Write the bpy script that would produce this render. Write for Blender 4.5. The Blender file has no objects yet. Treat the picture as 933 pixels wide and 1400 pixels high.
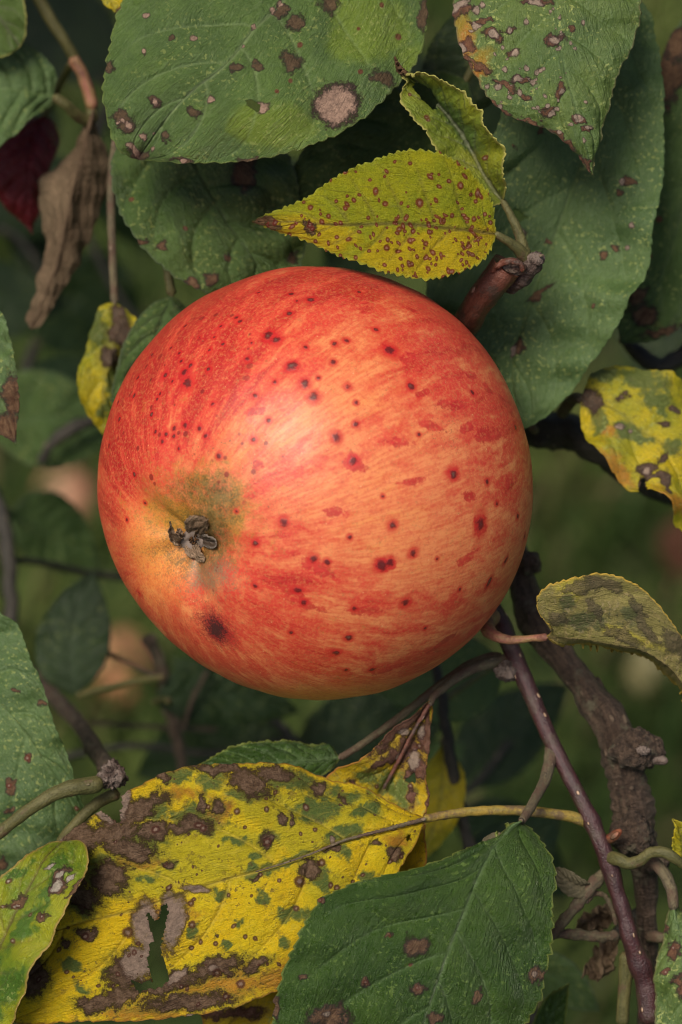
import bpy, math, random
import numpy as np
from mathutils import Vector, Matrix
scene = bpy.context.scene
# ------------------------------------------------------------------ camera
PITCH = math.radians(50); CP, SP = math.cos(PITCH), math.sin(PITCH)
D0 = 0.6                                   # distance to the apple's centre plane
K = 0.2 / 1400.0                           # metres per photo pixel in that plane
FW = np.array([0, CP, -SP]); RT = np.array([1.0, 0, 0]); UP = np.array([0, SP, CP])
APPLE_Z = 1.10
# camera stands so that photo pixel (466.5,700) at D0 is the world point (0,0,APPLE_Z)
CAM = np.array([0, 0, APPLE_Z]) - D0 * FW
cd = bpy.data.cameras.new('camera'); cam = bpy.data.objects.new('camera', cd)
scene.collection.objects.link(cam); scene.camera = cam
cam.location = CAM; cam.rotation_euler = (math.pi/2 - PITCH, 0, 0)
cd.sensor_fit = 'VERTICAL'; cd.sensor_height = 36; cd.lens = 108
cd.clip_start = 0.02; cd.clip_end = 500
cd.dof.use_dof = True; cd.dof.focus_distance = 0.583; cd.dof.aperture_fstop = 12.5; cd.dof.aperture_blades = 7
# ------------------------------------------------------------------ light
LIGHT = -0.28*RT + 0.38*UP - 0.87*FW; LIGHT = LIGHT/np.linalg.norm(LIGHT)
elev = math.asin(LIGHT[2]); azi = math.atan2(LIGHT[0], LIGHT[1])
w = bpy.data.worlds.new('World'); scene.world = w; w.use_nodes = True
wn = w.node_tree; sky = wn.nodes.new('ShaderNodeTexSky'); sky.sky_type = 'NISHITA'
sky.sun_disc = False; sky.sun_elevation = elev; sky.sun_rotation = azi
sky.air_density = 1.2; sky.dust_density = 5.0; sky.ozone_density = 1.0
bgn = wn.nodes['Background']; bgn.inputs['Strength'].default_value = 0.075
wn.links.new(sky.outputs[0], bgn.inputs['Color'])
sd = bpy.data.lights.new('sun', 'SUN'); sd.energy = 2.95; sd.angle = math.radians(24); sd.color = (1, 0.90, 0.77)
so = bpy.data.objects.new('sun', sd); scene.collection.objects.link(so)
so.rotation_euler = Vector(LIGHT).to_track_quat('Z', 'Y').to_euler(); so.location = (0, 0, 5)
scene.view_settings.view_transform = 'Standard'; scene.view_settings.look = 'None'
scene.view_settings.exposure = 0.27; scene.view_settings.gamma = 1.0
scene.render.engine = 'CYCLES'
scene.cycles.filter_width = 1.0
# ------------------------------------------------------------------ helpers
rng = np.random.default_rng(7)
def P(a):
    """photo pixel (px,py) and z (mm towards the camera) -> world"""
    a = np.asarray(a, float); d = D0 - a[..., 2] / 1000.0
    return (CAM + d[..., None]*FW + ((a[..., 0]-466.5)*K*d/D0)[..., None]*RT
            - ((a[..., 1]-700)*K*d/D0)[..., None]*UP)
def ground_point(px, py):
    d = FW + ((px-466.5)*K/D0)*RT - ((py-700)*K/D0)*UP
    t = CAM[2] / -d[2]; return CAM + t*d
def link(o): scene.collection.objects.link(o); return o
def thing(name, label, cat, loc, group=None):
    o = link(bpy.data.objects.new(name, None)); o.location = loc; o.empty_display_size = 0.01
    o['label'] = label; o['category'] = cat
    if group: o['group'] = group
    return o
def origin_of(p):
    v = Vector((0, 0, 0))
    while p is not None: v = v + Vector(p.location); p = p.parent
    return np.array(v)
def mesh_obj(name, co, faces, mat, parent=None, attrs=None, label=None, smooth=True, kind=None, thick=0):
    """co (n,3) world; faces (m,k) array or list of tuples"""
    me = bpy.data.meshes.new(name)
    co = np.asarray(co, float) - (origin_of(parent) if parent is not None else 0)
    if isinstance(faces, np.ndarray):
        m, k = faces.shape
        me.vertices.add(len(co)); me.vertices.foreach_set('co', co.ravel())
        me.loops.add(m*k); me.loops.foreach_set('vertex_index', faces.astype(np.int32).ravel())
        me.polygons.add(m); me.polygons.foreach_set('loop_start', np.arange(0, m*k, k, dtype=np.int32))
        me.polygons.foreach_set('loop_total', np.full(m, k, dtype=np.int32))
        me.update(calc_edges=True)
    else:
        me.from_pydata([tuple(c) for c in co], [], [tuple(f) for f in faces]); me.update()
    if smooth: me.polygons.foreach_set('use_smooth', np.ones(len(me.polygons), dtype=bool))
    for n, v in (attrs or {}).items():
        v = np.asarray(v, np.float32)
        if v.ndim == 1:
            at = me.attributes.new(n, 'FLOAT', 'POINT'); at.data.foreach_set('value', v)
        else:
            at = me.attributes.new(n, 'FLOAT_VECTOR', 'POINT'); at.data.foreach_set('vector', v.ravel())
    if mat: me.materials.append(mat)
    o = link(bpy.data.objects.new(name, me))
    if parent is not None: o.parent = parent
    if label: o['label'] = label
    if kind: o['kind'] = kind
    if thick:
        md = o.modifiers.new('thickness', 'SOLIDIFY'); md.thickness = thick; md.offset = -1
    return o
def spline(pts, n, power=0.5):
    """centripetal Catmull-Rom through pts, resampled to n points evenly by arc length"""
    p = np.asarray(pts, float)
    if len(p) == 2: return p[0] + (p[1]-p[0])*np.linspace(0, 1, n)[:, None]
    q = np.vstack([2*p[0]-p[1], p, 2*p[-1]-p[-2]]); out = []
    for i in range(1, len(q)-2):
        a, b, c, d = q[i-1:i+3]; t = [0]
        for u, v in ((a, b), (b, c), (c, d)): t.append(t[-1] + max(np.linalg.norm(u-v), 1e-6)**power)
        tt = np.linspace(t[1], t[2], 24, endpoint=False)[:, None]
        A1 = (t[1]-tt)/(t[1]-t[0])*a + (tt-t[0])/(t[1]-t[0])*b
        A2 = (t[2]-tt)/(t[2]-t[1])*b + (tt-t[1])/(t[2]-t[1])*c
        A3 = (t[3]-tt)/(t[3]-t[2])*c + (tt-t[2])/(t[3]-t[2])*d
        B1 = (t[2]-tt)/(t[2]-t[0])*A1 + (tt-t[0])/(t[2]-t[0])*A2
        B2 = (t[3]-tt)/(t[3]-t[1])*A2 + (tt-t[1])/(t[3]-t[1])*A3
        out.append((t[2]-tt)/(t[2]-t[1])*B1 + (tt-t[1])/(t[2]-t[1])*B2)
    out.append(p[-1:]); c = np.vstack(out)
    L = np.r_[0, np.cumsum(np.linalg.norm(np.diff(c[:, :3], axis=0), axis=1))]
    s = np.linspace(0, L[-1], n)
    return np.stack([np.interp(s, L, c[:, k]) for k in range(c.shape[1])], 1)
def wob(x, y, scale, seed, octs=3):
    """smooth pseudo noise in about [-1,1] from random sines; scale = wavelength"""
    r = np.random.default_rng(seed); o = 0; amp = 1; tot = 0
    for k in range(octs):
        for j in range(4):
            th = r.uniform(0, 6.283); f = 6.283/scale*r.uniform(.7, 1.4); ph = r.uniform(0, 6.283)
            o = o + amp*np.sin(f*(x*math.cos(th)+y*math.sin(th))+ph)
        tot += amp*2.2; amp *= .5; scale /= 2.03
    return o/tot
def grid_faces(nr, nc, wrap=False):
    i, j = np.meshgrid(np.arange(nr-1), np.arange(nc if wrap else nc-1), indexing='ij')
    j2 = (j+1) % nc
    return np.stack([i*nc+j, (i+1)*nc+j, (i+1)*nc+j2, i*nc+j2], -1).reshape(-1, 4)
def inpoly(x, y, poly):
    ins = np.zeros(x.shape, bool); n = len(poly)
    for i in range(n):
        x1, y1 = poly[i]; x2, y2 = poly[(i+1) % n]
        c = ((y1 > y) != (y2 > y)) & (x < (x2-x1)*(y-y1)/(y2-y1+1e-12)+x1)
        ins ^= c
    return ins
def blobs(x, y, lst):
    """field: 1 at a blob's centre, 0 at its rim, down to -1.5 outside. entries (x,y,r) or (x,y,rx,ry,deg)"""
    f = np.full(x.shape, -1.5)
    for b in lst:
        if len(b) == 3: cx, cy, rx = b; ry = rx; an = 0
        else: cx, cy, rx, ry, an = b
        a = math.radians(an); dx, dy = x-cx, y-cy
        u = (dx*math.cos(a)+dy*math.sin(a))/rx; v = (-dx*math.sin(a)+dy*math.cos(a))/ry
        f = np.maximum(f, 1-np.sqrt(u*u+v*v))
    return f
# ------------------------------------------------------------------ node helpers
class NT:
    def __init__(s, name):
        s.m = bpy.data.materials.new(name); s.m.use_nodes = True; s.t = s.m.node_tree
        s.t.nodes.clear(); s.out = s.t.nodes.new('ShaderNodeOutputMaterial')
    def put(s, sock, v):
        if isinstance(v, bpy.types.NodeSocket): s.t.links.new(v, sock)
        elif isinstance(v, tuple) and len(v) == 3 and len(sock.default_value) == 4: sock.default_value = (*v, 1)
        else: sock.default_value = v
    def attr(s, n, vec=False):
        a = s.t.nodes.new('ShaderNodeAttribute'); a.attribute_name = n
        return a.outputs['Vector' if vec else 'Fac']
    def math(s, op, a, b=0.0, c=0.0, clamp=False):
        n = s.t.nodes.new('ShaderNodeMath'); n.operation = op; n.use_clamp = clamp
        s.put(n.inputs[0], a); s.put(n.inputs[1], b)
        if op in ('MULTIPLY_ADD',): s.put(n.inputs[2], c)
        return n.outputs[0]
    def add(s, a, b): return s.math('ADD', a, b)
    def mul(s, a, b): return s.math('MULTIPLY', a, b)
    def vmul(s, v, t):
        n = s.t.nodes.new('ShaderNodeVectorMath'); n.operation = 'MULTIPLY'; s.put(n.inputs[0], v); s.put(n.inputs[1], t); return n.outputs[0]
    def vadd(s, v, t):
        n = s.t.nodes.new('ShaderNodeVectorMath'); n.operation = 'ADD'; s.put(n.inputs[0], v); s.put(n.inputs[1], t); return n.outputs[0]
    def noise(s, v, sc, det=3, ro=.55, dist=0, color=False):
        n = s.t.nodes.new('ShaderNodeTexNoise'); s.put(n.inputs['Vector'], v); n.inputs['Scale'].default_value = sc
        n.inputs['Detail'].default_value = det; n.inputs['Roughness'].default_value = ro; n.inputs['Distortion'].default_value = dist
        return n.outputs['Color' if color else 'Fac']
    def voro(s, v, sc, feat='F1', rand=1.0, out='Distance'):
        n = s.t.nodes.new('ShaderNodeTexVoronoi'); n.feature = feat; s.put(n.inputs['Vector'], v)
        n.inputs['Scale'].default_value = sc; n.inputs['Randomness'].default_value = rand
        return n.outputs[out]
    def ss(s, x, a, b, lo=0.0, hi=1.0, lin=False):
        n = s.t.nodes.new('ShaderNodeMapRange'); n.interpolation_type = 'LINEAR' if lin else 'SMOOTHSTEP'
        s.put(n.inputs['Value'], x); n.inputs['From Min'].default_value = a; n.inputs['From Max'].default_value = b
        n.inputs['To Min'].default_value = lo; n.inputs['To Max'].default_value = hi
        return n.outputs[0]
    def mix(s, f, a, b, mode='MIX'):
        n = s.t.nodes.new('ShaderNodeMix'); n.data_type = 'RGBA'; n.blend_type = mode
        s.put(n.inputs[0], f); s.put(n.inputs[6], a); s.put(n.inputs[7], b); return n.outputs[2]
    def bump(s, h, dist, strength=1.0, normal=None):
        n = s.t.nodes.new('ShaderNodeBump'); n.inputs['Distance'].default_value = dist; n.inputs['Strength'].default_value = strength
        s.put(n.inputs['Height'], h)
        if normal: s.put(n.inputs['Normal'], normal)
        return n.outputs[0]
    def finish(s, col, rough, nrm=None, spec=.5, trans=0, tcol=None, sss=0, coat=0):
        b = s.t.nodes.new('ShaderNodeBsdfPrincipled'); s.put(b.inputs['Base Color'], col); s.put(b.inputs['Roughness'], rough)
        s.put(b.inputs['Specular IOR Level'], spec)
        if nrm: s.put(b.inputs['Normal'], nrm)
        if sss:
            b.inputs['Subsurface Weight'].default_value = sss; b.inputs['Subsurface Radius'].default_value = (1, .45, .25)
            b.inputs['Subsurface Scale'].default_value = .003
        if coat: b.inputs['Coat Weight'].default_value = coat; b.inputs['Coat Roughness'].default_value = .45
        o = b.outputs[0]
        if trans:
            t = s.t.nodes.new('ShaderNodeBsdfTranslucent'); s.put(t.inputs['Color'], tcol if tcol is not None else col)
            x = s.t.nodes.new('ShaderNodeMixShader'); x.inputs[0].default_value = trans
            s.t.links.new(o, x.inputs[1]); s.t.links.new(t.outputs[0], x.inputs[2]); o = x.outputs[0]
        s.t.links.new(o, s.out.inputs['Surface']); return s.m
# ------------------------------------------------------------------ materials
def leaf_mat(name, a, b, c=None, cbias=-.35, cscale=.12, vein=(.2, .25, .1), veinamt=.5, fleck=(.35, .4, .12), fleckamt=.5,
             brown=((.10, .045, .022), (.20, .11, .055)), rim=(.05, .02, .025), pale=(.40, .30, .23), spot=(.14, .035, .018),
             margin=None, rough=.5, spec=.4, trans=.18, bumpd=.00022, net=.25, seed=0, grn=(.05, .11, .05), finespots=0, brownamt=.92, halo=None, speckc=None, speckamt=.6):
    n = NT(name); r = n.vadd(n.attr('rest', True), (seed*13.7, seed*7.1, seed*3.3))
    warp = n.vadd(r, n.vmul(n.noise(r, .5, 2, color=True), (1.2, 1.2, 1.2)))
    n1 = n.noise(r, .09, 4, .6); n2 = n.noise(r, .7, 4, .6); n3 = n.noise(r, 3.2, 3, .6)
    col = n.mix(n.ss(n1, .35, .65), a, b)
    col = n.mix(n.ss(n2, .3, .75, 0, .55), col, n.mix(.5, b, a), 'MIX')
    if c:
        f = n.add(n.add(n.noise(warp, cscale, 5, .65), cbias), n.mul(n.ss(n.attr('zc'), -1, 1, -.25, .45, True), 1.0))
        col = n.mix(n.ss(f, .08, .28), col, c)
    gf = n.add(n.attr('grn'), n.ss(n.noise(warp, .28, 5, .7), .2, .8, -.8, .8, True))
    col = n.mix(n.ss(gf, -.1, .5, 0, .95), col, grn)
    of = n.add(n.attr('org'), n.ss(n.noise(warp, .35, 5, .7), .2, .8, -.7, .7, True)); col = n.mix(n.ss(of, -.3, .7, 0, .8), col, (.50, .19, .03))
    col = n.mix(n.ss(n3, .3, .7, 0, .45), col, n.mix(1.0, col, (.55, .6, .5), 'MULTIPLY'))
    # fine network of veinlets
    v1 = n.voro(warp, .8, 'DISTANCE_TO_EDGE'); v2 = n.voro(warp, 2.6, 'DISTANCE_TO_EDGE')
    vfa = n.vadd(n.attr('vf', True), n.vmul(n.noise(r, .35, 2, color=True), (1.0, 1.0, 0)))
    stri = n.noise(n.vmul(vfa, (.30, 1.5, 1)), 1, 3, .6); stri2 = n.noise(n.vmul(vfa, (1.4, 4.0, 1)), 1, 3, .65)
    e1 = n.ss(v1, 0, .12, 1, 0); e2 = n.ss(v2, 0, .12, 1, 0)
    col = n.mix(n.ss(stri, .52, .72, 0, .28), col, vein); col = n.mix(n.ss(stri2, .42, .7, 0, .22), col, n.mix(1.0, col, (.5, .55, .5), 'MULTIPLY'))
    col = n.mix(n.mul(e1, net*.25), col, vein); col = n.mix(n.mul(e2, net*.35), col, n.mix(1.0, col, (.6, .65, .6), 'MULTIPLY'))
    # pale flecks in loose swarms
    fl = n.mul(n.ss(n.noise(warp, 1.3, 2, .5), .57, .66), n.ss(n.noise(r, .12, 3, .6), .40, .60))
    col = n.mix(n.mul(fl, fleckamt), col, fleck)
    col = n.mix(n.mul(n.attr('vein'), veinamt), col, vein)
    if finespots:
        vd = n.voro(r, .28, 'F1'); vc = n.voro(r, .28, 'F1', 1, 'Color')
        sp_ = n.ss(n.add(vd, n.ss(vc, 0, 1, .0, .35, True)), .26, .30, 1, 0)
        col = n.mix(n.mul(sp_, finespots), col, rim)
    if margin: col = n.mix(n.ss(n.attr('edge'), 0, .55, .8, 0), col, margin)
    nz = n.ss(n.noise(warp, .9, 5, .7), .2, .8, -1, 1, True); nf = n.ss(n.noise(r, 3.4, 4, .75), .2, .8, -1, 1, True)
    # brown dead tissue
    if speckc:
        sk = n.mul(n.ss(n.noise(warp, 1.1, 4, .7), .57, .64), n.ss(n.noise(r, .10, 3, .6), .38, .58)); col = n.mix(n.mul(sk, speckamt), col, speckc)
        sk = n.mul(n.ss(n.noise(r, .38, 5, .7), .56, .66), n.ss(n.noise(r, .07, 3, .6), .40, .6)); col = n.mix(n.mul(sk, speckamt*.8), col, speckc)
    bf = n.add(n.attr('brn'), n.add(n.mul(nz, .5), n.mul(nf, .35))); bm = n.ss(bf, -.25, .32)
    bcol = n.mix(n.ss(n.noise(warp, .8, 5, .7), .35, .68), brown[0], brown[1])
    bcol = n.mix(n.ss(n3, .45, .75, 0, .45), bcol, (.26, .16, .085))
    if halo: col = n.mix(n.ss(bf, -.85, .05, 0, .75), col, halo)
    col = n.mix(n.ss(bf, -.30, .06, 0, .6), col, rim); col = n.mix(n.mul(bm, brownamt), col, n.mix(n.ss(bf, -.02, .4), rim, bcol))
    # papery pale tissue
    pf = n.add(n.attr('pal'), n.add(n.mul(nz, .32), n.mul(nf, .2))); pcol = n.mix(n.ss(n.noise(warp, 1.1, 5, .7), .3, .7), pale, tuple(x*.55 for x in pale))
    col = n.mix(n.ss(pf, -.3, .05, 0, .7), col, rim); col = n.mix(n.ss(pf, -.06, .42), col, pcol)
    # round disease spots, light centre
    sf = n.add(n.attr('spt'), n.add(n.mul(nz, .2), n.mul(nf, .15)))
    col = n.mix(n.ss(sf, -.15, .3, 0, .9), col, spot)
    col = n.mix(n.mul(n.ss(sf, .45, .85, 0, .7), n.attr('ctr')), col, pale)
    dead = n.math('MAXIMUM', bm, n.ss(pf, 0, .1)); rough -= .10
    h = n.add(n.mul(e1, -.10), n.mul(e2, -.10)); h = n.add(h, n.mul(n3, .35)); h = n.add(h, n.mul(n2, .6)); h = n.add(h, n.add(n.mul(stri, 1.3), n.mul(stri2, .9)))
    h = n.add(h, n.mul(dead, n.mul(n.noise(warp, 1.6, 4, .7), 1.4)))
    nr = n.bump(h, bumpd*1.5, 1.0)
    ro = n.ss(n2, .3, .7, rough-.10, rough+.10, True); ro = n.mix(dead, ro, (.85, .85, .85))
    return n.finish(col, ro, nr, spec, trans, n.mix(1.0, col, (1.0, 1.0, .55), 'MULTIPLY'))
G1, G2 = (.055, .115, .035), (.085, .16, .05)
M = {}
M['green_top'] = leaf_mat('green_leaf', (.085, .150, .040), (.125, .21, .045), (.17, .25, .03), -.42, .05, vein=(.22, .30, .13), veinamt=.7, brownamt=.62, brown=((.10, .04, .022), (.17, .08, .045)), margin=(.16, .22, .05), rough=.52, spec=.55, seed=1, bumpd=.00035, pale=(.52, .34, .25))
M['green_tip'] = leaf_mat('spotted_green_leaf', (.095, .160, .042), (.14, .205, .045), (.32, .22, .02), -.52, .09, vein=(.12, .2, .08), veinamt=.4, fleckamt=.8, brownamt=.85, brown=((.11, .04, .022), (.18, .075, .04)), margin=(.14, .12, .05), spec=.5, seed=2, spot=(.14, .05, .035))
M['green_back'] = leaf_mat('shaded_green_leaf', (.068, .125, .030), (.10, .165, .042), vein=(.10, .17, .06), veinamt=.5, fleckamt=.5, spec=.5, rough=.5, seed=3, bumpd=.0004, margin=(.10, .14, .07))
M['blue_green'] = leaf_mat('blue_green_leaf', (.080, .145, .048), (.115, .19, .06), vein=(.15, .23, .08), fleckamt=.6, spec=.5, seed=4, net=.15)
M['glossy_dark'] = leaf_mat('glossy_dark_green_leaf', (.032, .080, .010), (.060, .122, .016), vein=(.11, .18, .07), veinamt=.75, fleckamt=.55, fleck=(.2, .3, .07), rough=.42, spec=.6, seed=5, bumpd=.0004, margin=(.22, .26, .05), net=.2)
M['lime'] = leaf_mat('lime_leaf', (.29, .33, .014), (.40, .38, .010), (.54, .41, .010), -.40, .07, vein=(.13, .09, .035), veinamt=.7, fleckamt=.12, spot=(.17, .022, .012), margin=(.38, .42, .05), rough=.6, spec=.3, trans=.25, seed=6, grn=(.16, .27, .03), bumpd=.0004, pale=(.36, .2, .15))
M['lime_fold'] = leaf_mat('folded_lime_leaf', (.17, .24, .025), (.30, .32, .02), (.45, .36, .012), -.48, .09, vein=(.14, .13, .10), veinamt=.6, fleckamt=.2, margin=(.45, .42, .12), rough=.6, seed=7, grn=(.10, .17, .035), trans=.25)
M['yellow'] = leaf_mat('yellow_autumn_leaf', (.80, .62, .016), (.84, .56, .010), (.60, .50, .02), -.44, .08, vein=(.60, .48, .07), veinamt=.8, fleckamt=.15, brown=((.085, .045, .028), (.23, .145, .095)), rim=(.07, .032, .02), pale=(.40, .29, .22), spot=(.10, .035, .02), grn=(.09, .15, .04), rough=.55, spec=.35, trans=.25, seed=8, halo=(.20, .19, .025), speckc=(.13, .09, .03), speckamt=.75, bumpd=.0004, margin=(.3, .13, .03))
M['yellow_brown'] = leaf_mat('browning_yellow_leaf', (.62, .48, .015), (.70, .47, .015), (.30, .14, .03), -.38, .1, vein=(.20, .12, .04), brown=((.13, .05, .03), (.22, .11, .08)), spot=(.1, .035, .02), grn=(.12, .18, .04), seed=9, trans=.25, margin=(.35, .12, .03), halo=(.30, .17, .03), speckc=(.12, .08, .03))
M['yellow_back'] = leaf_mat('mottled_yellow_leaf', (.68, .50, .01), (.34, .34, .02), (.50, .30, .008), -.42, .07, vein=(.2, .2, .05), brown=((.07, .04, .03), (.11, .08, .06)), grn=(.10, .14, .03), rough=.45, seed=10, trans=.2, halo=(.2, .18, .02), speckc=(.12, .12, .03))
M['twisted'] = leaf_mat('twisted_lime_leaf', (.15, .24, .018), (.36, .36, .015), (.42, .36, .01), -.45, .12, vein=(.10, .06, .03), veinamt=.7, spot=(.10, .035, .02), pale=(.45, .4, .32), grn=(.07, .16, .02), margin=(.35, .22, .07), rough=.45, seed=11)
M['olive'] = leaf_mat('olive_curled_leaf', (.20, .17, .06), (.27, .24, .075), (.36, .31, .05), -.5, .1, vein=(.32, .22, .12), veinamt=.4, fleckamt=.3, fleck=(.4, .3, .2), brownamt=.38, brown=((.06, .05, .035), (.15, .11, .07)), rim=(.10, .085, .05), margin=(.5, .33, .05), rough=.7, spec=.2, seed=12, grn=(.10, .11, .045), speckc=(.06, .06, .03), speckamt=.8, trans=.1)
M['dried'] = leaf_mat('dried_brown_leaf', (.20, .135, .085), (.29, .205, .13), vein=(.10, .06, .04), veinamt=.5, fleckamt=0, rough=.8, spec=.15, seed=13, trans=.08, net=.5, bumpd=.0006, grn=(.1, .07, .04))
M['dried_grey'] = leaf_mat('dried_grey_leaf', (.16, .14, .09), (.22, .19, .12), vein=(.12, .1, .06), fleckamt=0, rough=.85, spec=.15, seed=14, grn=(.12, .12, .06))
M['red'] = leaf_mat('crimson_leaf', (.11, .006, .012), (.16, .008, .018), vein=(.2, .03, .03), veinamt=.3, fleckamt=0, rough=.4, spec=.4, seed=15, grn=(.1, .01, .015), trans=.1)
M['painted_shade_back'] = leaf_mat('deep_shade_leaf', (.014, .032, .008), (.024, .048, .013), vein=(.04, .07, .03), fleckamt=.2, seed=16)  # deep shade is put into this leaf colour itself

def bark_mat(name, a, b, c=None, lent=(.45, .35, .25), lentamt=.8, rough=.5, spec=.4, bumpd=.0003, seed=0, rings=0, lscale=.35, cth=.55):
    n = NT(name); r = n.vadd(n.attr('tub', True), (seed*5.1, seed*2.3, seed*9.7))
    st = n.vmul(r, (1, 1, .22)); sr = n.vmul(r, (.35, .35, 1.6))
    f1 = n.noise(st, .9, 5, .65); f2 = n.noise(r, 2.2, 4, .65); f3 = n.noise(sr, .8, 4, .6)
    col = n.mix(n.ss(f1, .35, .65), a, b); col = n.mix(n.ss(f2, .45, .7, 0, .6), col, n.mix(1.0, col, (.45, .4, .4), 'MULTIPLY'))
    if c: col = n.mix(n.ss(n.noise(r, .22, 4, .7), cth-.06, cth+.08, 0, .9), col, c)
    vv = n.vmul(r, (1, 1, .62)); vd = n.voro(vv, lscale); vc = n.voro(vv, lscale, 'F1', 1, 'Color')
    lm = n.ss(n.add(vd, n.ss(vc, 0, 1, 0, .20, True)), .19, .25, 1, 0)
    col = n.mix(n.mul(lm, lentamt), col, lent)
    h = n.add(n.mul(f1, .7), n.add(n.mul(f2, .8), n.mul(lm, .8)))
    if rings: h = n.add(h, n.mul(f3, rings))
    return n.finish(col, n.ss(f2, .3, .7, rough-.08, rough+.12, True), n.bump(h, bumpd, 1.0), spec)
M['purple_bark'] = bark_mat('purple_twig_bark', (.034, .012, .015), (.062, .020, .022), (.055, .035, .026), lent=(.50, .34, .22), lentamt=.95, rough=.36, spec=.55, seed=1, bumpd=.0003, lscale=.42)
M['stub_bark'] = bark_mat('red_brown_bark', (.10, .034, .022), (.16, .062, .040), (.06, .04, .03), lent=(.4, .27, .2), rough=.45, seed=2, lscale=.25, )
M['old_bark'] = bark_mat('old_branch_bark', (.050, .032, .022), (.15, .10, .068), (.17, .155, .10), lent=(.3, .22, .15), lentamt=.55, rough=.55, spec=.5, cth=.60, bumpd=.0022, seed=3, rings=1.2)
M['grey_stick'] = bark_mat('grey_stick_bark', (.085, .07, .045), (.15, .125, .07), (.10, .06, .04), lentamt=.25, rough=.75, bumpd=.0005, seed=4)
M['olive_stalk'] = bark_mat('olive_stalk_skin', (.07, .07, .022), (.115, .105, .035), (.09, .055, .03), lentamt=.2, rough=.55, seed=5, cth=.6)
M['yellow_stalk'] = bark_mat('yellow_stalk_skin', (.34, .23, .04), (.22, .18, .045), (.12, .08, .045), lentamt=.1, rough=.55, seed=6, cth=.52)
M['pink_stalk'] = bark_mat('pink_stalk_skin', (.30, .12, .08), (.26, .17, .07), (.13, .05, .04), lentamt=.25, rough=.5, seed=7)
M['dark_bark'] = bark_mat('dark_branch_bark', (.022, .020, .016), (.045, .04, .03), (.06, .045, .03), lentamt=.3, rough=.6, seed=8, cth=.6)
M['bud'] = bark_mat('bud_scales', (.05, .034, .026), (.12, .08, .065), (.20, .155, .13), lentamt=.2, rough=.75, bumpd=.0007, seed=9, rings=1.5)
M['red_bud'] = bark_mat('red_bud_scales', (.20, .035, .025), (.26, .09, .04), (.08, .04, .02), lentamt=.1, rough=.5, seed=10, cth=.5)
M['cut'] = bark_mat('cut_wood', (.14, .085, .065), (.28, .2, .15), (.04, .015, .012), lentamt=.0, rough=.8, bumpd=.0008, seed=11)
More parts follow.
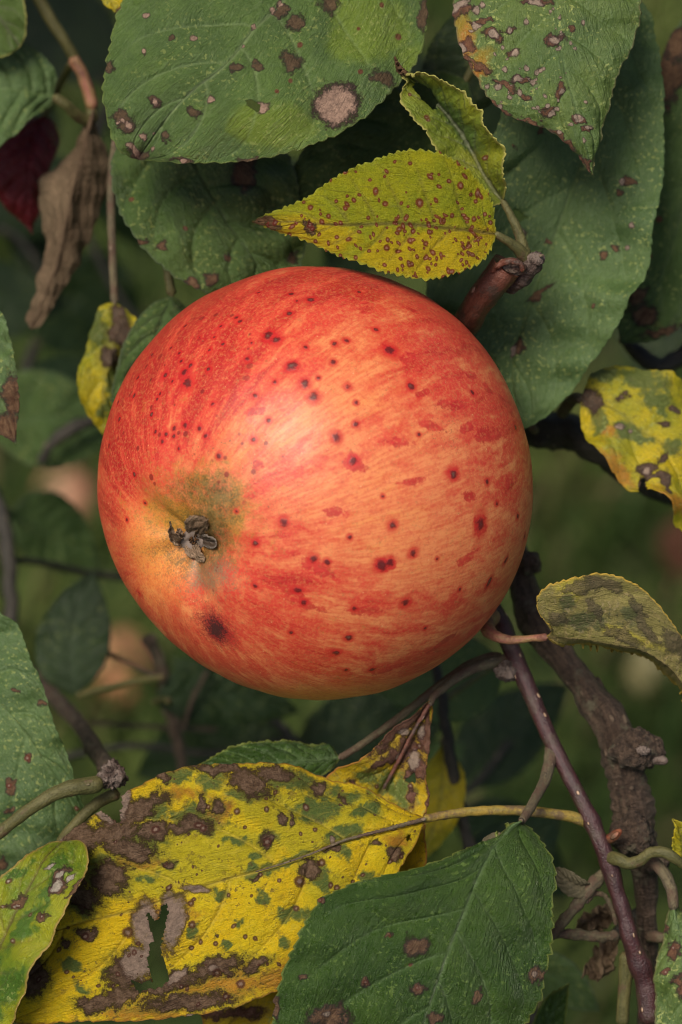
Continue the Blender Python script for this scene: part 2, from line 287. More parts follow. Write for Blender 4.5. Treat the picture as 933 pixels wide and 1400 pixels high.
# ------------------------------------------------------------------ builders
def leaf(parent, mid, A, B, mat, label=None, bscale=1.0, ns=120, nt=40, tooth=(14, 2.2), teeth_seed=0, nv=7, cup=0.0, puff=.35,
         undul=1.2, uscale=90, brn=(), pal=(), spt=(), grn=(), zc=(), org=(), holes=(), ctr=1.0, thick=.00022, name='leaf',
         crumple=0, seed=None, groove=.28, vslant=.26, flat_ends=True):
    """blade through a midrib and two margins, each a list of (px,py,z mm); A and B exclude the shared ends"""
    global rng
    seed = seed if seed is not None else int(abs(mid[0][0]*7+mid[0][1]*3)) % 9999
    mid = [tuple(m) for m in mid]; ns = int(ns*.88) if ns > 80 else ns; nt = int(nt*.88) if ns > 80 else nt
    m = spline(mid, ns); a = spline([mid[0]]+list(A)+[mid[-1]], ns); b = spline([mid[0]]+list(B)+[mid[-1]], ns)
    hb = nt//2; ta = np.linspace(0, 1, hb+1); t = np.r_[-ta[::-1], ta[1:]]
    T = np.broadcast_to(t, (ns, len(t))); S = np.broadcast_to(np.linspace(0, 1, ns)[:, None], T.shape)
    aT = np.abs(T)
    def teeth(e, sd):
        L = np.r_[0, np.cumsum(np.linalg.norm(np.diff(e[:, :2], axis=0), axis=1))]
        r = np.random.default_rng(sd); u = L/tooth[0]; u = u+.25*np.sin(u*.9+r.uniform(0, 6))+.15*np.sin(u*2.3+r.uniform(0, 6)); f = u % 1.0
        var = .6+.4*np.sin(np.floor(u)*2.4+sd)
        w_ = np.where(f < .78, (f/.78)**.7, (1-f)/.22)*tooth[1]*(.55+.45*var)
        return (w_-tooth[1]*.5)*np.clip(np.minimum(L, L[-1]-L)/20, 0, 1)
    wa = np.linalg.norm((a-m)[:, :2], axis=1)+1e-3; wb = np.linalg.norm((b-m)[:, :2], axis=1)+1e-3
    ta_, tb_ = teeth(a, seed), teeth(b, seed+5)
    ga = (ta_/wa)[:, None]; gb = (tb_/wb)[:, None]
    k = np.clip((aT-.86)/.14, 0, 1)**1.5
    fac = aT + k*np.clip(np.where(T < 0, ga, gb), -.25, .25)
    E = np.where(T[..., None] < 0, a[:, None, :], b[:, None, :])
    pos = m[:, None, :] + (E-m[:, None, :])*fac[..., None]
    W = np.where(T < 0, wa[:, None], wb[:, None])*K*1000      # half width mm
    Ll = np.linalg.norm(np.diff(m[:, :2], axis=0), axis=1).sum()*K*1000
    # veins
    off = np.where(T < 0, 0.0, .45)
    ph = (S - vslant*aT**1.25)*nv + off + .12*np.sin(S*9+seed) + .05*np.sin(aT*7+seed)
    dd = np.abs(ph-np.round(ph))/nv*Ll*.8
    ok = (S > .0)
    vl = np.exp(-(dd/(.34*(1-.65*aT)))**2)*np.clip(1.25-aT, 0, 1)*ok
    vm = np.exp(-(aT*W/(.42*(1.1-.6*S)))**2)
    vein = np.clip(np.maximum(vl*.6, vm), 0, 1)
    pf = np.sin(np.pi*(ph % 1.0))**.8
    x, y = pos[..., 0], pos[..., 1]
    h = puff*pf*np.clip(aT*4, 0, 1)*np.clip((1-aT)*3, .25, 1)*np.sin(np.pi*np.clip(S, .02, .98))**.4 - groove*(vl*.7+vm)
    h = h + undul*wob(x, y, uscale, seed, 2)*np.clip(aT*1.5, .2, 1)
    h = h + .10*wob(x, y, 14, seed+3, 3) + cup*aT**2
    if crumple: h = h + crumple*wob(x*1.3, y*.4, 30, seed+9, 2)
    pm = P(pos)
    du = np.gradient(pm, axis=0); dv = np.gradient(pm, axis=1); nn = np.cross(du, dv)
    l = np.linalg.norm(nn, axis=-1, keepdims=True); nn = np.where(l > 1e-14, nn/np.maximum(l, 1e-14), -FW)
    mean = nn.reshape(-1, 3).mean(0)
    if mean @ -FW < 0: nn = -nn
    taper = np.clip(np.minimum(S, 1-S)*14, 0, 1)
    pm = pm + nn*(h*taper/1000)[..., None]
    faces = grid_faces(ns, len(t))
    # consistent facing for solidify
    a0, b0, c0 = pm.reshape(-1, 3)[faces[len(faces)//2+hb//2]][:3]
    if np.dot(np.cross(b0-a0, c0-a0), -FW) < 0: faces = faces[:, ::-1]
    X, Y = x.ravel(), y.ravel()
    Xw = X+4.5*wob(X, Y, 42, seed+31, 2)+2.2*wob(X, Y, 13, seed+32, 2); Yw = Y+4.5*wob(X, Y, 42, seed+33, 2)+2.2*wob(X, Y, 13, seed+34, 2)
    for hp in holes:
        hx = X[faces].mean(1); hy = Y[faces].mean(1)
        jit = 2.0*wob(hx, hy, 13, seed+17, 2)
        faces = faces[~inpoly(hx+jit, hy+jit*.7, hp)]
    at = dict(vein=vein.ravel(), edge=((1-aT)*W).ravel(), rest=np.stack([X*K*1000, Y*K*1000, 0*X], 1),
              brn=blobs(Xw, Yw, [(b[0], b[1])+tuple(q*bscale for q in b[2:4])+tuple(b[4:]) if len(b) > 3 else (b[0], b[1], b[2]*bscale) for b in brn]), pal=blobs((X+Xw)/2, (Y+Yw)/2, pal), spt=blobs(X, Y, spt), grn=blobs(Xw, Yw, grn), zc=blobs(X, Y, zc), org=blobs(Xw, Yw, org), ctr=np.full(X.shape, ctr),
              vf=np.stack([(ph/nv*Ll*.8).ravel(), (T*W+np.sign(T)*.25*np.sin(ph*6.283)).ravel(), 0*X+seed % 97], 1))
    used = np.unique(faces); remap = -np.ones(len(X), int); remap[used] = np.arange(len(used))
    at = {k_: v[used] for k_, v in at.items()}
    return mesh_obj(name, pm.reshape(-1, 3)[used], remap[faces], mat, parent, at, label, thick=thick)
def tube(parent, pts, mat, name='stem', n=None, seg=20, bumps=.06, seed=0, label=None, rings=None, knots=(), endcap='round', world=False):
    """pts: (px,py,z mm,r px). rings=(from,to,count,amp) swells rings along the arc; knots=(s,amp,width)"""
    n = n or max(24, int(len(pts)*12)); c = spline(pts, n)
    p = P(c[:, :3]) if not world else c[:, :3]; r = c[:, 3]*K if not world else c[:, 3]
    s = np.r_[0, np.cumsum(np.linalg.norm(np.diff(p, axis=0), axis=1))]; u = s/s[-1]
    tg = np.gradient(p, axis=0); tg /= np.linalg.norm(tg, axis=1)[:, None]
    N = np.zeros_like(p); v = np.cross(tg[0], [0.3, .5, .8]); N[0] = v/np.linalg.norm(v)
    for i in range(1, n):
        v = N[i-1]-tg[i]*(N[i-1] @ tg[i]); N[i] = v/np.linalg.norm(v)
    Bn = np.cross(tg, N); th = np.linspace(0, 2*np.pi, seg, endpoint=False)
    R = r[:, None]*np.ones(seg)
    sm, tm = s[:, None]*1000, th[None, :]
    rm = float(np.mean(r))*1000
    R = R*(1+bumps*(wob(sm*np.ones_like(tm), rm*np.cos(tm)*2+0*sm, 5*rm, seed, 3)+wob(sm+0*tm, rm*np.sin(tm)*2+0*sm, 3*rm, seed+4, 3)))
    if rings:
        a_, b_, cnt, amp = rings; q = (u-a_)/(b_-a_); on = np.clip(np.minimum(q, 1-q)*8, 0, 1)
        R = R*(1+amp*on[:, None]*(np.abs(np.sin(np.pi*cnt*q[:, None]+.5*np.cos(tm+1)))-.5))
    for ks, ka, kw in knots: R = R*(1+ka*np.exp(-((u-ks)/kw)**2))[:, None]
    if endcap == 'round':
        m_ = s[-1]; rr = np.maximum(r, 1e-6)
        R = R*np.sqrt(np.clip(1-(1-np.clip((m_-s)/rr, 0, 1))**2, 0.0004, 1))[:, None]*np.sqrt(np.clip(1-(1-np.clip(s/rr, 0, 1))**2, 0.0004, 1))[:, None]
    co = p[:, None, :]+R[..., None]*(N[:, None, :]*np.cos(th)[None, :, None]+Bn[:, None, :]*np.sin(th)[None, :, None])
    f = grid_faces(n, seg, True); co = co.reshape(-1, 3)
    faces = [tuple(q[::-1]) for q in f.tolist()]+[tuple(range(seg)), tuple(range(n*seg-1, (n-1)*seg-1, -1))]
    tub = np.stack([(R*np.cos(tm)).ravel()*1000, (R*np.sin(tm)).ravel()*1000, (sm+0*tm).ravel()], 1)
    return mesh_obj(name, co, faces, mat, parent, dict(tub=tub), label)
def blob(parent, c, rpx, mat, name, squash=(1, 1, 1), lump=.18, seed=0, label=None, seg=28, direction=None):
    """lumpy rounded knob at (px,py,z)"""
    ph = np.linspace(0.02, np.pi-.02, seg)[:, None]; th = np.linspace(0, 2*np.pi, seg*2, endpoint=False)[None, :]
    d = np.stack([np.sin(ph)*np.cos(th), np.sin(ph)*np.sin(th), np.cos(ph)+0*th], -1)
    R = 1+lump*(wob(d[..., 0]*3+d[..., 2], d[..., 1]*3-d[..., 2]*1.3, 3.2, seed, 4)+.6*wob(d[..., 2]*4, d[..., 0]*4+d[..., 1], 1.6, seed+3, 3))
    q = d*R[..., None]*np.array(squash)
    co = P(np.array(c, float))+rpx*K*(q[..., 0, None]*RT+q[..., 1, None]*UP-q[..., 2, None]*FW)
    f = grid_faces(seg, seg*2, True).tolist(); n2 = seg*2
    f += [tuple(range(n2)), tuple(range(seg*n2-1, (seg-1)*n2-1, -1))]
    return mesh_obj(name, co.reshape(-1, 3), f, mat, parent, dict(tub=(q*rpx*K*1000).reshape(-1, 3)), label)
def auto_leaf(parent, base, ang, length, width, z1, mat, tilt=0, bend=0, label=None, **kw):
    """simple apple leaf: base (px,py,z), direction ang (deg, 0=right, 90=down the photo)"""
    a = math.radians(ang); b = np.array(base, float); L = []; A = []; B = []
    for i, u in enumerate(np.linspace(0, 1, 7)):
        aa = a+math.radians(bend)*(u-.3); L.append(b+np.array([math.cos(aa)*length*u, math.sin(aa)*length*u, (z1-b[2])*u]))
    for i, u in enumerate(np.linspace(0, 1, 7)[1:-1]):
        aa = a+math.radians(bend)*(u-.3); wv = width*.5*math.sin(math.pi*u**.8)**.8
        nrm = np.array([-math.sin(aa), math.cos(aa), 0])
        A.append(L[i+1]-nrm*wv+[0, 0, tilt*wv*.14]); B.append(L[i+1]+nrm*wv-[0, 0, tilt*wv*.14])
    kw.setdefault('ns', 60); kw.setdefault('nt', 24)
    return leaf(parent, L, A, B, mat, label, **kw)
def rand_spots(n, box, r0, r1, seed, clear=()):
    r = np.random.default_rng(seed); o = []
    for _ in range(n):
        q = r.uniform()**1.8; rad = r0+(r1-r0)*q
        o.append((r.uniform(box[0], box[2]), r.uniform(box[1], box[3]), rad, rad*r.uniform(.65, 1.0), r.uniform(0, 180)))
    return o
# ================================================================== the ground
def ground():
    n = NT('orchard_ground'); tc = n.t.nodes.new('ShaderNodeTexCoord').outputs['Object']
    f = n.noise(tc, 3, 5, .6); f2 = n.noise(tc, 14, 5, .65)
    col = n.mix(n.ss(f, .35, .65), (.022, .040, .012), (.05, .08, .022)); col = n.mix(n.ss(f2, .5, .7, 0, .7), col, (.05, .035, .02))
    m = n.finish(col, .9, n.bump(f2, .02, .6), .2)
    N = 80; g = np.sinh(np.linspace(-6.5, 6.5, N))/np.sinh(6.5)*150
    X, Y = np.meshgrid(g, g+1.0, indexing='ij'); Z = .012*wob(X, Y, 1.5, 3, 2)*np.exp(-(X**2+Y**2)/60)
    o = mesh_obj('ground', np.stack([X, Y, Z], -1).reshape(-1, 3), grid_faces(N, N)[:, ::1], m); o['kind'] = 'structure'
    n = NT('grass_blades'); c = n.attr('tone')
    col = n.mix(c, (.038, .075, .014), (.17, .22, .05)); col = n.mix(n.ss(n.attr('dry'), .86, .95), col, (.24, .19, .09))
    gm = n.finish(col, .6, None, .3, .2)
    r = np.random.default_rng(5); k = 42000
    x = r.uniform(-1.0, 1.0, k); y = r.uniform(.15, 2.2, k)
    tone = np.clip(.45+.6*wob(x, y, .22, 8, 3)+r.normal(0, .13, k), 0, 1)
    hh = r.uniform(.03, .085, k)*(.8+.5*wob(x, y, .3, 21, 2)); az = r.uniform(0, 6.283, k); ln = r.uniform(.2, 1.0, k)*hh; wd = r.uniform(.0015, .0035, k)
    d = np.stack([np.cos(az), np.sin(az)], 1); s = np.stack([-np.sin(az), np.cos(az)], 1)*wd[:, None]
    base = np.stack([x, y], 1); z0 = .012*wob(x, y, 1.5, 3, 2)*np.exp(-(x**2+y**2)/60)-.003
    v = np.zeros((k, 5, 3))
    v[:, 0, :2] = base-s; v[:, 1, :2] = base+s; v[:, 2, :2] = base+s*.8+d*ln[:, None]*.35; v[:, 3, :2] = base-s*.8+d*ln[:, None]*.35; v[:, 4, :2] = base+d*ln[:, None]
    v[:, 0, 2] = z0; v[:, 1, 2] = z0; v[:, 2, 2] = z0+hh*.65; v[:, 3, 2] = z0+hh*.65; v[:, 4, 2] = z0+hh*.95
    b = np.arange(k)*5; F = np.concatenate([np.stack([b, b+1, b+2], 1), np.stack([b, b+2, b+3], 1), np.stack([b+3, b+2, b+4], 1)])
    o = mesh_obj('grass', v.reshape(-1, 3), F, gm, None, dict(tone=np.repeat(tone, 5), dry=np.repeat(r.uniform(0, 1, k), 5)), kind='stuff')
    o['label'] = 'short dark green orchard grass blurred far below the apple'; o['category'] = 'grass'
ground()
# ================================================================== the apple
AX = np.array([-.646, -.296, .704]); AX /= np.linalg.norm(AX)        # towards the eye (right, up, camera)
RA = 297.0                                                            # radius in photo px
AC = np.array([432.0, 660.5])
SPOTS = [(a[0], a[1])+tuple(v*(1.22 if a[2] > 5 else 1.08) for v in a[2:4])+tuple(a[4:]) if len(a) > 3 else (a[0], a[1], a[2]*(1.22 if a[2] > 5 else 1.08)) for a in [(372,471,7),(382,477,6.5),(265,531,8),(234,519,5),(261,516,6),(294,514,4.5),(345,501,5),(403,512,7),(420,536,6.5),(432,553,7),(399,440,5),(427,421,6),(329,444,4.5),(333,450,4.5),(308,456,3.5),(381,533,3.5),(356,550,4),(290,601,4.5),(282,591,4.5),(262,586,5),(246,590,5),(235,598,4.5),(230,607,4.5),(245,600,4),(308,628,4.5),(354,607,4.5),(374,582,4),(215,571,4),(220,594,3.5),(189,545,5),(194,520,4.5),(169,576,4.5),(154,611,4.5),(167,553,4),(241,482,3.5),(253,491,3.5),(256,501,3.5),(213,489,4),(300,471,3.5),(312,480,3.5),(294,488,3.5),(258,452,4),(357,409,3.5),(400,413,4.5),(408,423,3.5),(421,487,3.5),(438,528,3.5),(252,617,3),(244,528,4.5),(269,508,5),(227,544,3.5),(223,551,3.5),
 (530,490,8),(474,477,4.5),(458,481,4.5),(457,507,4.5),(512,462,4.5),(557,537,5.5),(475,539,5),(461,604,6),(486,587,4.5),(483,635,5.5),(486,560,3.5),(639,543,4),(700,587,5.5),(490,409,3.5),(685,515,3.5),(712,569,3.5),
 (612,651,6.5),(657,661,4.5),(648,716,8.5,12,0),(532,717,5.5),(559,752,5.5),(518,768,8),(528,764,6),(549,816,6),(484,824,4.5),(660,792,4.5,10,25),(683,764,5,7,30),(711,732,5),(476,862,5.5),(670,689,4),(478,732,3.5),(700,706,5),(506,905,5),(473,906,4),
 (393,714,5.5),(355,742,5),(431,761,5.5),(449,765,4.5),(354,798,4),(459,882,6),(402,857,4),(411,802,6,4,0),(418,818,5),(190,812,3.5),(186,650,4),(192,690,3),(175,712,3.5),(300,560,3.5),(330,700,3),(567,600,3),(590,760,3),(620,800,3.5),(575,850,3.5),(520,680,3),(350,480,3),(280,470,3)]]
BLOT = [(641,519,17,8,-25),(558,497,12,8,10),(550,503,8,10,0),(663,540,16,10,20),(696,567,11,8,-30),(683,549,18,6,0),(556,431,20,6,5),(648,476,16,6,35),(687,664,20,10,-15),(633,680,15,9,10),(497,827,32,9,5),(580,588,24,7,5),(632,590,20,8,-20),(573,546,14,6,-30),(350,570,9,7,0),(361,570,9,7,0),(261,519,13,9,-30),(376,474,16,10,15),(530,490,13,11,40),(403,512,13,11,0),(648,716,15,18,0),(523,767,18,12,0),(660,600,40,12,-12),(610,560,30,9,-10),(540,610,26,7,0),(485,640,18,14,30),(430,770,30,10,30),(400,800,24,10,40),(520,700,0.1),(250,545,18,6,-60),(330,420,40,8,-35),(290,470,42,9,-40),(420,820,30,8,20),(600,870,30,8,-20),(530,905,30,9,-6),(630,760,26,8,-12),(233,519,12,8,-50),(360,640,12,8,0),(460,700,20,8,10),(560,660,22,6,-5)]
def apple():
    base = P(np.array([AC[0], AC[1], 0.0]))
    root = thing('apple', 'large ripe orange-red apple with dark spots and a brown eye, in front of the leaves', 'apple', tuple(base))
    n = NT('apple_skin'); ap = n.attr('ap', True); r = n.attr('rest', True); q = n.attr('polar')
    blush = n.attr('blush'); tooth = n.noise(r, .9, 3, .6); speck = n.noise(r, 2.6, 3, .6); big = n.noise(r, .05, 4, .6)
    # streaks run from eye to stalk: the coordinates are (cos, sin of longitude, latitude)
    sv = n.vadd(ap, n.vmul(n.noise(r, .12, 3, .5, color=True), (.16, .16, .3)))
    s1 = n.noise(n.vmul(sv, (9, 9, 1.7)), 1, 5, .6); s2 = n.noise(n.vmul(sv, (24, 24, 5)), 1, 4, .6); s3 = n.noise(n.vmul(ap, (60, 60, 9)), 1, 4, .65)
    yel, ora, red, deep = (.72, .32, .060), (.75, .245, .095), (.61, .052, .034), (.38, .008, .014)
    fade = n.ss(q, .05, .24)
    bsum = n.add(blush, n.mul(fade, n.add(n.ss(s1, .25, .75, -.42, .42, True), n.ss(s2, .25, .75, -.22, .22, True))))
    bsum = n.add(bsum, n.mul(n.ss(n.noise(r, .35, 5, .7), .25, .75, -.3, .3, True), n.ss(fade, 0, 1, 1, .35, True)))
    bsum = n.add(bsum, n.ss(n.noise(r, .16, 5, .65), .25, .75, -.25, .25, True))
    col = n.mix(n.ss(bsum, .1, .62), ora, red)
    col = n.mix(n.ss(n.add(n.attr('yel'), n.ss(n.add(n.mul(fade, s2), big), .3, 1.2, -.28, .28, True)), .2, .85), col, yel)
    col = n.mix(n.mul(n.ss(n.add(n.mul(s1, .55), n.add(n.mul(s3, .25), n.mul(blush, .26))), .55, .66), n.ss(n.attr('yel'), .2, .6, 1, .1)), col, deep)
    # fine skin tooth
    col = n.mix(n.mul(fade, n.ss(s3, .40, .62, 0, .42)), col, (.56, .035, .02))
    col = n.mix(n.ss(speck, .48, .68, 0, .22), col, (.82, .34, .11)); col = n.mix(n.ss(tooth, .48, .66, 0, .26), col, (.60, .10, .04))
    nz = n.ss(n.noise(r, .5, 5, .7), .2, .8, -1, 1, True)
    bl = n.add(n.attr('blot'), n.mul(nz, .75)); col = n.mix(n.ss(bl, .05, .35, 0, .82), col, n.mix(n.ss(s2, .4, .6), (.42, .010, .016), (.56, .035, .028)))
    mo = n.noise(r, 1.5, 3, .6); col = n.mix(n.ss(mo, .50, .66, 0, .26), col, (.74, .29, .10)); col = n.mix(n.ss(mo, .36, .47, .26, 0), col, (.44, .03, .025))
    # little pale lenticels
    vd = n.voro(r, .42); col = n.mix(n.mul(n.ss(vd, .035, .07, 1, 0), .5), col, (.8, .5, .25))
    # specks of sooty russet
    fs = n.mul(n.ss(n.noise(r, 3.1, 2, .5), .655, .70), n.ss(n.add(n.attr('rus'), n.mul(nz, .35)), -.2, .5)); col = n.mix(fs, col, (.16, .08, .03))
    ol = n.add(n.attr('olive'), n.add(n.mul(nz, .6), n.ss(n.noise(r, .18, 3, .6), .3, .7, -.3, .3, True))); col = n.mix(n.ss(ol, -.1, .8, 0, .62), col, n.mix(n.ss(speck, .4, .62), (.46, .27, .025), (.40, .29, .03)))
    st = n.add(n.attr('stain_shade'), n.mul(nz, .40)); col = n.mix(n.ss(n.add(st, n.mul(n.ss(speck, .3, .7, -1, 1, True), .35)), -.25, .85, 0, .92), col, n.mix(n.ss(tooth, .35, .65), (.075, .058, .018), (.17, .125, .045)))
    fd = n.voro(r, .95); fdc = n.voro(r, .95, 'F1', 1, 'Color')
    col = n.mix(n.mul(n.ss(n.add(fd, n.ss(fdc, 0, 1, 0, .3, True)), .13, .19, 1, 0), n.ss(n.attr('dots'), -.2, .5)), col, (.10, .03, .015))
    gd = n.voro(r, .40); gdc = n.voro(r, .40, 'F1', 1, 'Color'); gm_ = n.ss(n.add(gd, n.ss(gdc, .35, 1, 0, .30, True)), .27, .36, 1, 0)
    gm_ = n.mul(gm_, n.mul(n.ss(gdc, .42, .46), n.ss(n.attr('dots'), -.35, .35))); col = n.mix(n.mul(gm_, .8), col, (.20, .015, .012))
    ga = n.add(n.attr('grey'), n.mul(nz, .35)); col = n.mix(n.ss(n.add(ga, n.mul(n.ss(speck, .3, .7, -1, 1, True), .35)), -.15, 1.1, 0, .85), col, n.mix(n.ss(speck, .4, .6), (.15, .105, .06), (.27, .18, .10)))
    br = n.add(n.attr('bruise'), n.add(n.mul(nz, .22), n.ss(speck, .3, .7, -.22, .22, True))); col = n.mix(n.ss(br, -.05, .75, 0, .97), col, n.mix(n.ss(br, .45, .85), (.22, .012, .016), (.045, .012, .016)))
    sp = n.add(n.attr('spt'), n.add(n.mul(nz, .42), n.ss(mo, .3, .7, -.15, .15, True)))
    col = n.mix(n.ss(sp, -.95, .15, 0, .72), col, (.50, .012, .014)); col = n.mix(n.ss(n.add(sp, n.mul(nz, .12)), .10, .65, 0, .92), col, (.10, .008, .010))
    col = n.mix(n.mul(n.ss(sp, .60, .9, 0, .6), n.ss(n.noise(r, .15, 2), .42, .55)), col, (.15, .10, .07))
    h = n.add(n.mul(speck, .5), n.add(n.mul(tooth, .6), n.mul(n.ss(sp, .1, .7), -.7)))
    mat = n.finish(col, n.ss(s2, .3, .7, .40, .50, True), n.bump(h, .00010, .7), .5, sss=.10)
    nph, nth = 440, 640
    ph = (np.linspace(0, 1, nph)**.94*np.pi)[:, None]; th = np.linspace(0, 2*np.pi, nth, endpoint=False)[None, :]
    a = AX; e1 = np.cross(a, [0, 1, 0]); e1 /= np.linalg.norm(e1); e2 = np.cross(a, e1)
    rr = 1 - .150*np.exp(-(ph/.21)**2) - .03*np.exp(-(ph/.42)**2) - .34*np.exp(-((np.pi-ph)/.22)**2) - .05*np.exp(-((np.pi-ph)/.6)**2)
    rr = rr*(1+.015*np.cos(5*th+.6)*np.exp(-((ph-.26)/.17)**2)+.005*np.cos(9*th)*np.exp(-((ph-.15)/.08)**2)+.010*np.cos(2*th+1)*np.sin(ph)**2+.006*np.cos(3*th)*np.sin(ph))
    rr = rr*(1-.018*np.cos(ph)**2*np.exp(-((ph-.4)/.6)**2))
    d = np.cos(ph)[..., None]*a+np.sin(ph)[..., None]*(np.cos(th)[..., None]*e1+np.sin(th)[..., None]*e2)
    q3 = d*rr[..., None]
    q3 = q3*(1+.0035*wob(q3[..., 0]+.6*q3[..., 2], q3[..., 1]-.5*q3[..., 2], .5, 4, 2))[..., None]
    w3 = base + RA*K*(q3[..., 0, None]*RT+q3[..., 1, None]*UP-q3[..., 2, None]*FW)
    # photo pixel of every vertex, to place the marks on the skin
    v = w3-CAM; dep = v @ FW; X = 466.5+(v @ RT)/dep*D0/K; Y = 700-(v @ UP)/dep*D0/K
    X, Y = X.ravel(), Y.ravel(); DEP = dep.ravel(); Q = q3.reshape(-1, 3); front = Q[:, 2] > -.12
    order = np.where(front)[0]
    def surf(lst):
        """marks laid on the curved skin: distance measured along the surface in px"""
        f = np.full(len(X), -1.5)
        for b in lst:
            if len(b) == 3: cx, cy, rx = b; ry = rx; an = 0
            else: cx, cy, rx, ry, an = b
            vx, vy = (cx-AC[0])/RA, -(cy-AC[1])/RA; vz2 = 1-vx*vx-vy*vy
            if vz2 < .02: continue
            c = np.array([vx, vy, math.sqrt(vz2)])
            ang = math.radians(an)
            u = np.array([math.cos(ang), -math.sin(ang), 0]); u = u-c*(u @ c); u /= np.linalg.norm(u); w_ = np.cross(c, u)
            sel = np.where(Q @ c > .6)[0]; qq = Q[sel]/np.linalg.norm(Q[sel], axis=1)[:, None]-c
            f[sel] = np.maximum(f[sel], 1-np.sqrt((qq @ u*RA/rx)**2+(qq @ w_*RA/ry)**2))
        return f
    g = lambda x, y, sx, sy=None: np.exp(-((X-x)/sx)**2-((Y-y)/(sy or sx))**2)
    PH = np.broadcast_to(ph, rr.shape).ravel()
    back = np.clip(-Q[:, 2]*2, 0, 1)
    blush = .36+.62*g(250, 450, 130)+.45*g(160, 600, 60, 120)+.30*g(640, 480, 120, 90)+.40*g(480, 390, 220, 45)-.25*g(440, 580, 70, 60)+.18*g(420, 880, 170, 50)-.25*g(420, 970, 210, 30)+.25*g(170, 800, 70)-.32*g(560, 720, 120, 90)-.15*g(580, 600, 60, 60)+.25*g(380, 790, 50)+.15*g(620, 610, 80, 50)-.1*g(470, 520, 90)
    blush = blush*(1-back)+.25*back
    yel = .62*np.exp(-(PH/.42)**2)+.35*g(215, 760, 60, 80)+.25*g(330, 600, 50)+.20*g(540, 730, 130, 90)+.75*g(420, 968, 210, 32)+.2*g(470, 560, 90)-.2*g(350, 800, 60)
    def soft(lst, gain=1.35, off=.45):
        o = 0
        for b in lst: o = o+np.exp(-(1-surf([b]))**2*1.1)*(surf([b]) > -1.49)
        return np.minimum(o, 1.2)*gain-off
    stain_shade = .80*g(303, 684, 34, 46)+.55*g(268, 738, 44, 38)+.40*g(262, 662, 40, 20)+.35*g(285, 768, 44, 30)+.2*np.exp(-((PH-.2)/.14)**2)-.28  # skin stain plus a painted ring of shade around the eye basin
    grey = 1.05*g(286, 792, 46, 30)+.3*g(310, 770, 20)-.42
    olive = soft([(252,650,40,16,10),(322,745,12,36,5),(330,700,20,46,-10),(305,640,36,20,40),(240,720,24,20,0)], .35, .35)+.55*g(295, 692, 80, 66)+.40*g(215, 690, 55, 40)+.3*g(262, 740, 55)
    rus = surf([(350,650,70,45,-35),(560,420,60,20,20),(600,590,36,40,0),(480,395,120,26,10),(300,620,60,30,0),(600,900,90,30,-20),(380,690,50,60,0)])
    bruise = surf([(298,858,42,44,0),(301,864,24,26,0)])
    dots = surf([(280,790,80,40,0),(250,520,140,110,-30),(230,620,80,60,0),(350,640,60,50,0)])
    at = dict(ap=np.stack([np.cos(th)+0*ph, np.sin(th)+0*ph, ph+0*th], -1).reshape(-1, 3), rest=Q*RA*K*1000,
              polar=PH/np.pi, blush=blush, yel=yel, stain_shade=stain_shade, grey=grey, olive=olive, rus=rus, bruise=bruise, dots=dots, spt=surf(SPOTS), blot=surf(BLOT))
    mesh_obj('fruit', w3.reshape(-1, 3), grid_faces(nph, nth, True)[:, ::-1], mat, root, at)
    # ---- the dried eye
    ez = .865*RA*K*1000*AX[2]
    def C(px, py, h): i = np.argmin((X-px)**2+(Y-py)**2+1e6*(~front)); return (px, py, (D0-DEP[i])*1000+h+.15)
    sm = leaf_mat('dried_sepal', (.22, .14, .09), (.50, .34, .235), vein=(.25, .17, .11), veinamt=.2, fleckamt=0, rough=.85, spec=.15, seed=21, trans=.02, net=.6, bumpd=.0005, grn=(.2, .15, .1))
    dk = leaf_mat('dark_sepal', (.05, .03, .02), (.12, .08, .055), vein=(.3, .24, .2), veinamt=.2, fleckamt=0, rough=.85, spec=.15, seed=22, margin=(.32, .27, .23), grn=(.1, .07, .05))
    cal = mesh_obj('calyx', *cup_mesh(C), M['bud'], root)
    cal.data.attributes.new('tub', 'FLOAT_VECTOR', 'POINT')
    kw = dict(ns=30, nt=18, tooth=(5, 2.5), undul=.3, uscale=11, puff=.1, groove=.05, nv=3, crumple=.28, thick=.00018, name='sepal')
    S = [(sm, [C(262,730,-.5), C(262,722,1.0), C(266,713,2.6), C(272,703,2.2), C(280,702,1.4)], [C(252,722,1.2), C(252,709,2.2), C(264,700,1.8)], [C(270,724,1.4), C(280,718,2.4), C(286,708,1.8)]),
         (sm, [C(266,735,-.4), C(273,726,1.5), C(280,716,3.2), C(287,706,4)], [C(267,728,1.6), C(276,716,3.4)], [C(279,732,1.1), C(286,722,2)]),
         (dk, [C(268,738,-.6), C(279,739,.4), C(290,741,.8), C(300,745,1.8)], [C(274,732,1.4), C(286,730,2.4), C(297,736,2.4)], [C(274,745,1), C(286,750,2), C(297,751,2.2)]),
         (sm, [C(259,744,-.5), C(262,754,1.2), C(270,764,2.0), C(281,773,1.0)], [C(267,743,1.0), C(277,752,1.8), C(281,762,1.6)], [C(250,751,.8), C(254,760,1.4), C(268,770,1.0)]),
         (sm, [C(254,742,-.6), C(243,742,.8), C(234,735,2.6), C(229,722,4.6), C(229,710,6.0)], [C(249,736,1), C(243,733,2.6), C(236,724,4.4)], [C(245,747,.8), C(232,744,2.0), C(227,730,4)]),
         (sm, [C(250,735,0), C(243,730,1.6), C(240,722,2.4)], [C(251,731,1), C(247,724,2)], [C(244,735,1), C(239,728,2)])]
    sh = lambda L: [C(263+(p[0]-263)*.88, 737+(p[1]-737)*.88, (p[2]-C(p[0], p[1], 0)[2])*.9) for p in L]
    for m_, mid, A, B in S: mid, A, B = sh(mid), sh(A), sh(B); leaf(cal, mid, A, B, m_, **kw)
